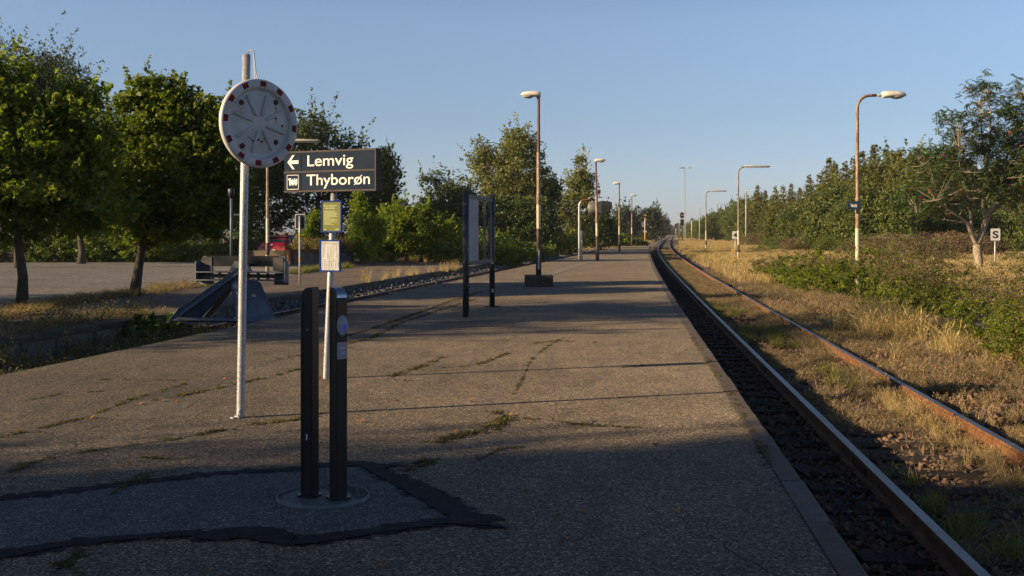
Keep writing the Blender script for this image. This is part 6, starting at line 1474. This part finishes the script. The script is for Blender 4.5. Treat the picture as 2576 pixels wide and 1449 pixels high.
for i, (x, yt, Y) in enumerate(line):
    z0 = -.6; h = (ZA(yt, Y) - z0) * (1.0 if i % 3 else 1.06); src = pr[i % 4]
    lb = '%s wind combed spruce, %s from the left in the %s row' % (('olive', 'dense', 'brownish', 'thin topped')[i % 4], ORD[i if i < 18 else i - 18], 'back' if i < 18 else 'front')
    o = dup(src, (XA(x, Y), Y, z0), Rw.uniform(-.5, .5), lb, 'spruces of the right wood', (h / 9.0 * Rw.uniform(1.1, 1.5),) * 2 + (h / 9.0,))
for o in pr:
    for c in list(o.children): bpy.data.objects.remove(c)
    bpy.data.objects.remove(o)
bl = [(1742, 570, 300), (1755, 555, 290), (1772, 548, 285), (1790, 540, 275), (1812, 530, 262), (1832, 525, 250), (1852, 512, 238), (1875, 505, 225), (1895, 497, 205), (1915, 505, 190), (1728, 575, 330), (1800, 548, 240), (1850, 530, 215), (1890, 520, 185), (2240, 392, 135), (2278, 388, 138), (2330, 400, 135), (2380, 390, 135), (2100, 470, 106), (2150, 480, 100), (2200, 465, 98), (2260, 470, 96), (2050, 500, 112), (1990, 520, 122), (2310, 460, 98), (2560, 400, 120), (2520, 420, 122), (2600, 395, 118)]
pb = []
for k in range(3):
    pb.append(make_tree('broadleaf_tree', '', 'tree', (0, 0, -60), [(0, 0, 5.2, 3.2, 3, 3.6), (1.4, .4, 4.0, 2.4, 2.2, 3.4), (-1.6, -.3, 3.8, 2.2, 2.4, 3.2), (.2, 0, 6.6, 1.8, 1.8, 2.2)], 2, .25, M_LWOOD, M_BARK, seed=300 + k, nc=330, per=34, cr=.95, leaf=.34, limbs=6, twigs=False))
cnt = {}; bl.sort()
for i, (x, yt, Y) in enumerate(bl):
    h = ZA(yt, Y) + .6; s = h / 8.8
    pos = 'in front of the spruces' if Y < 125 and x < 2320 and yt > 455 else 'at the wood\'s far end' if x < 1780 else 'in the wood\'s far half' if x < 1930 else 'behind the spruces' if x < 2400 else 'behind the rowan at the right edge'
    cnt[pos] = cnt.get(pos, -1) + 1
    dup(pb[i % 3], (XA(x, Y), Y, -.6), Rw.uniform(0, 6), 'dark green %s broadleaf tree, %s from the left %s' % (('rounded', 'broad', 'domed')[i % 3], ORD[cnt[pos]], pos), 'broadleaf trees of the right wood', (max(s, .8 * Y / 250 + .2), s, s))
for o in pb:
    for c in list(o.children): bpy.data.objects.remove(c)
    bpy.data.objects.remove(o)
# understorey and broom belt in front of the wood
sb = [make_bush('scrub_bush', '', 'scrub', (0, 0, -70), [(0, 0, .9, 1.5, 1.2, 1.0), (1.1, .2, .7, 1.2, 1, .9), (-1.1, 0, .75, 1.2, 1, .85)], m_, seed=400 + k, nc=230, per=30, cr=.34, leaf=.12, aspect=.3, flat=-.2, stems=5) for k, m_ in enumerate((M_LBRN, M_LBROOM, M_LBRN, M_LWOOD))]
k = 0
for row, (Y0, Y1, yt0, yt1, ct) in enumerate(((150, 88, 590, 585, 26), (118, 76, 600, 592, 20))):
    for i in range(ct):
        u = i / (ct - 1); x = (1890 if row == 0 else 1960) + u * (560 if row == 0 else 360); Y = Y0 + (Y1 - Y0) * u + Rw.uniform(-4, 4); h = ZA(yt0 + (yt1 - yt0) * u + Rw.uniform(-9, 6), Y) + .6; s = h / 1.9
        kk = Rw.choice([0, 1, 2, 0, 1, 3] if row else [0, 1, 3, 0])
        lb = '%s broom scrub, %s from the left in the %s row before the right wood' % (('brown', 'bright green', 'tawny', 'dark green')[kk], ORD[i], ('back', 'front')[row])
        dup(sb[kk], (XA(x, Y), Y, -.6), Rw.uniform(0, 6), lb, 'broom scrub in front of the right wood', (s * 1.35, s * 1.2, s)); k += 1
for i, x in enumerate((2330, 2375, 2420, 2465, 2510, 2550, 2590, 2300, 2620)):
    Y = 100; h = ZA(520 + 12 * sin(i * 2.1), Y) + .6; s = h / 1.9
    dup(sb[3], (XA(x, Y), Y, -.6), i * 1.7, 'dense dark hedge bush, %s from the left, in the hedge behind the rowan' % ORD[sorted((2330, 2375, 2420, 2465, 2510, 2550, 2590, 2300, 2620)).index(x)], 'dark hedge behind the rowan', (s * .8, s * .8, s))
for i, (x, y) in enumerate(((1930, 640), (1965, 632), (1880, 622))):
    p = G(x, y, -.6); dup(sb[3], p, i, 'small dark low bush in the golden field %s' % ('left of the tall lamp', 'beside the far siding', 'near the number 4 sign')[i], 'low bushes in the field', (.9, .9, .5))
for o in sb:
    for c in list(o.children): bpy.data.objects.remove(c)
    bpy.data.objects.remove(o)
# single weeds
def weed(x, y, z0, label, h, n, mat=None, seed=1):
    R = np.random.default_rng(seed); p = G(x, y, z0); t = thing('wild_plant', label, 'plant', p); m2 = MB(); P = []
    for i in range(n):
        a = R.uniform(0, 6.28); hh = h * R.uniform(.5, 1); e = Vector((cos(a) * h * .3 * R.uniform(), sin(a) * h * .3 * R.uniform(), hh)); m2.tube([(0, 0, 0), e * .5 + Vector((0, 0, .02)), e], [.005, .004, .002], 4, caps=False)
        for k in range(8): P.append(np.array(e) * R.uniform(.35, 1) + R.normal(size=3) * .025)
    m2.build('stem', M_TWIG, t); quads('foliage', leaf_quads(np.array(P), .04, R, .2, .5), R.uniform(size=len(P)), mat or M_DRYD, t)
weed(168, 905, -.5, 'reddish dry dock plant at the left edge of the platform', .75, 16, None, 1)
weed(12, 935, -.4, 'small green and orange leaved plant at the far left platform edge', .55, 14, M_LSHRUB, 2)
weed(1800, 1000, -.5, 'thin weed between near rail and platform', .3, 6, M_GRASS, 3)
bp = G(385, 868, -.6)
make_bush('burdock_plant', 'broad leaved green plant in the pit left of the mirror pole', 'plant', bp, [(0, 0, .28, .45, .4, .30), (.35, .1, .25, .35, .3, .25)], M_LHEDGE, seed=500, nc=60, per=14, cr=.12, leaf=.16, aspect=.8, stems=8)
# off to the left, out of the picture: trees and the station house that throw the long evening shadows
make_tree('linden_tree', 'shade throwing linden standing outside the frame to the left', 'tree', (-20, 14.6, LPZ), [(0, 0, 5.6, 3.6, 3.8, 3.4), (.8, .6, 4.0, 3.0, 3.2, 2.6), (0, .8, 8.8, 2.8, 3.0, 2.6), (.5, -2.8, 3.8, 2.6, 2.2, 3.4)], 1.6, .2, M_LMAPLE, M_BARK, seed=600, nc=620, per=42, cr=.6, leaf=.17, limbs=8)
make_tree('linden_tree', 'second linden outside the frame left of the car park', 'tree', (-25, 22.5, LPZ), [(0, 0, 4.6, 3.6, 3.4, 2.9), (1.5, .4, 3.6, 2.4, 2.4, 2.2), (0, -.5, 6.4, 2.4, 2.4, 2.0)], 1.6, .22, M_LMAPLE, M_BARK, seed=601, nc=700, per=40, cr=.5, leaf=.15, limbs=8)
make_tree('linden_tree', 'large tree at the corner of the station house outside the frame', 'tree', (-23, -.2, 0), [(0, -.6, 6.0, 2.6, 2.2, 4.6), (1, -.2, 3.6, 2.2, 2.0, 3.0)], 1.6, .25, M_LMAPLE, M_BARK, seed=602, nc=420, per=42, cr=.6, leaf=.17, limbs=8)
sh = thing('station_house', 'brick station house outside the frame behind the camera to the left', 'building', (-24, -12.0, 0))
mb = MB(); mb.box((0, 0, 3.9), (14, 21, 7.8)); mb.build('wall', M_BRICK, sh)
mb = MB(); mb.loft([[(-7.5, -11, 7.8), (7.5, -11, 7.8), (0, -11, 12)], [(-7.5, 10.6, 7.8), (7.5, 10.6, 7.8), (0, 10.6, 12)]], 0, False); mb.build('roof', M_ROOF, sh)
for i in range(5):
    mb = MB(); mb.box((7.02, -7 + i * 3.4, 1.9), (.08, 1.2, 1.7)); w_o = mb.build('window', M_WHITE, sh); mb = MB(); mb.box((7.07, -7 + i * 3.4, 1.9), (.03, 1.0, 1.5)); mb.build('pane', M_GLASS, w_o)
# ------------------------------------------------------------------ evening air
m, n, o = nodes_of('evening haze'); pv = n.nodes.new('ShaderNodeVolumePrincipled')
pv.inputs['Color'].default_value = (.86, .92, 1, 1); pv.inputs['Density'].default_value = .00016; pv.inputs['Anisotropy'].default_value = .2
n.links.new(pv.outputs[0], o.inputs['Volume'])
mb = MB(); mb.box((60, 400, 20.7), (520, 920, 45)); hz = mb.build('haze', m); tag(hz, kind='stuff'); hz.display_type = 'WIRE'
S.cycles.volume_bounces = 1; S.cycles.volume_step_rate = 5
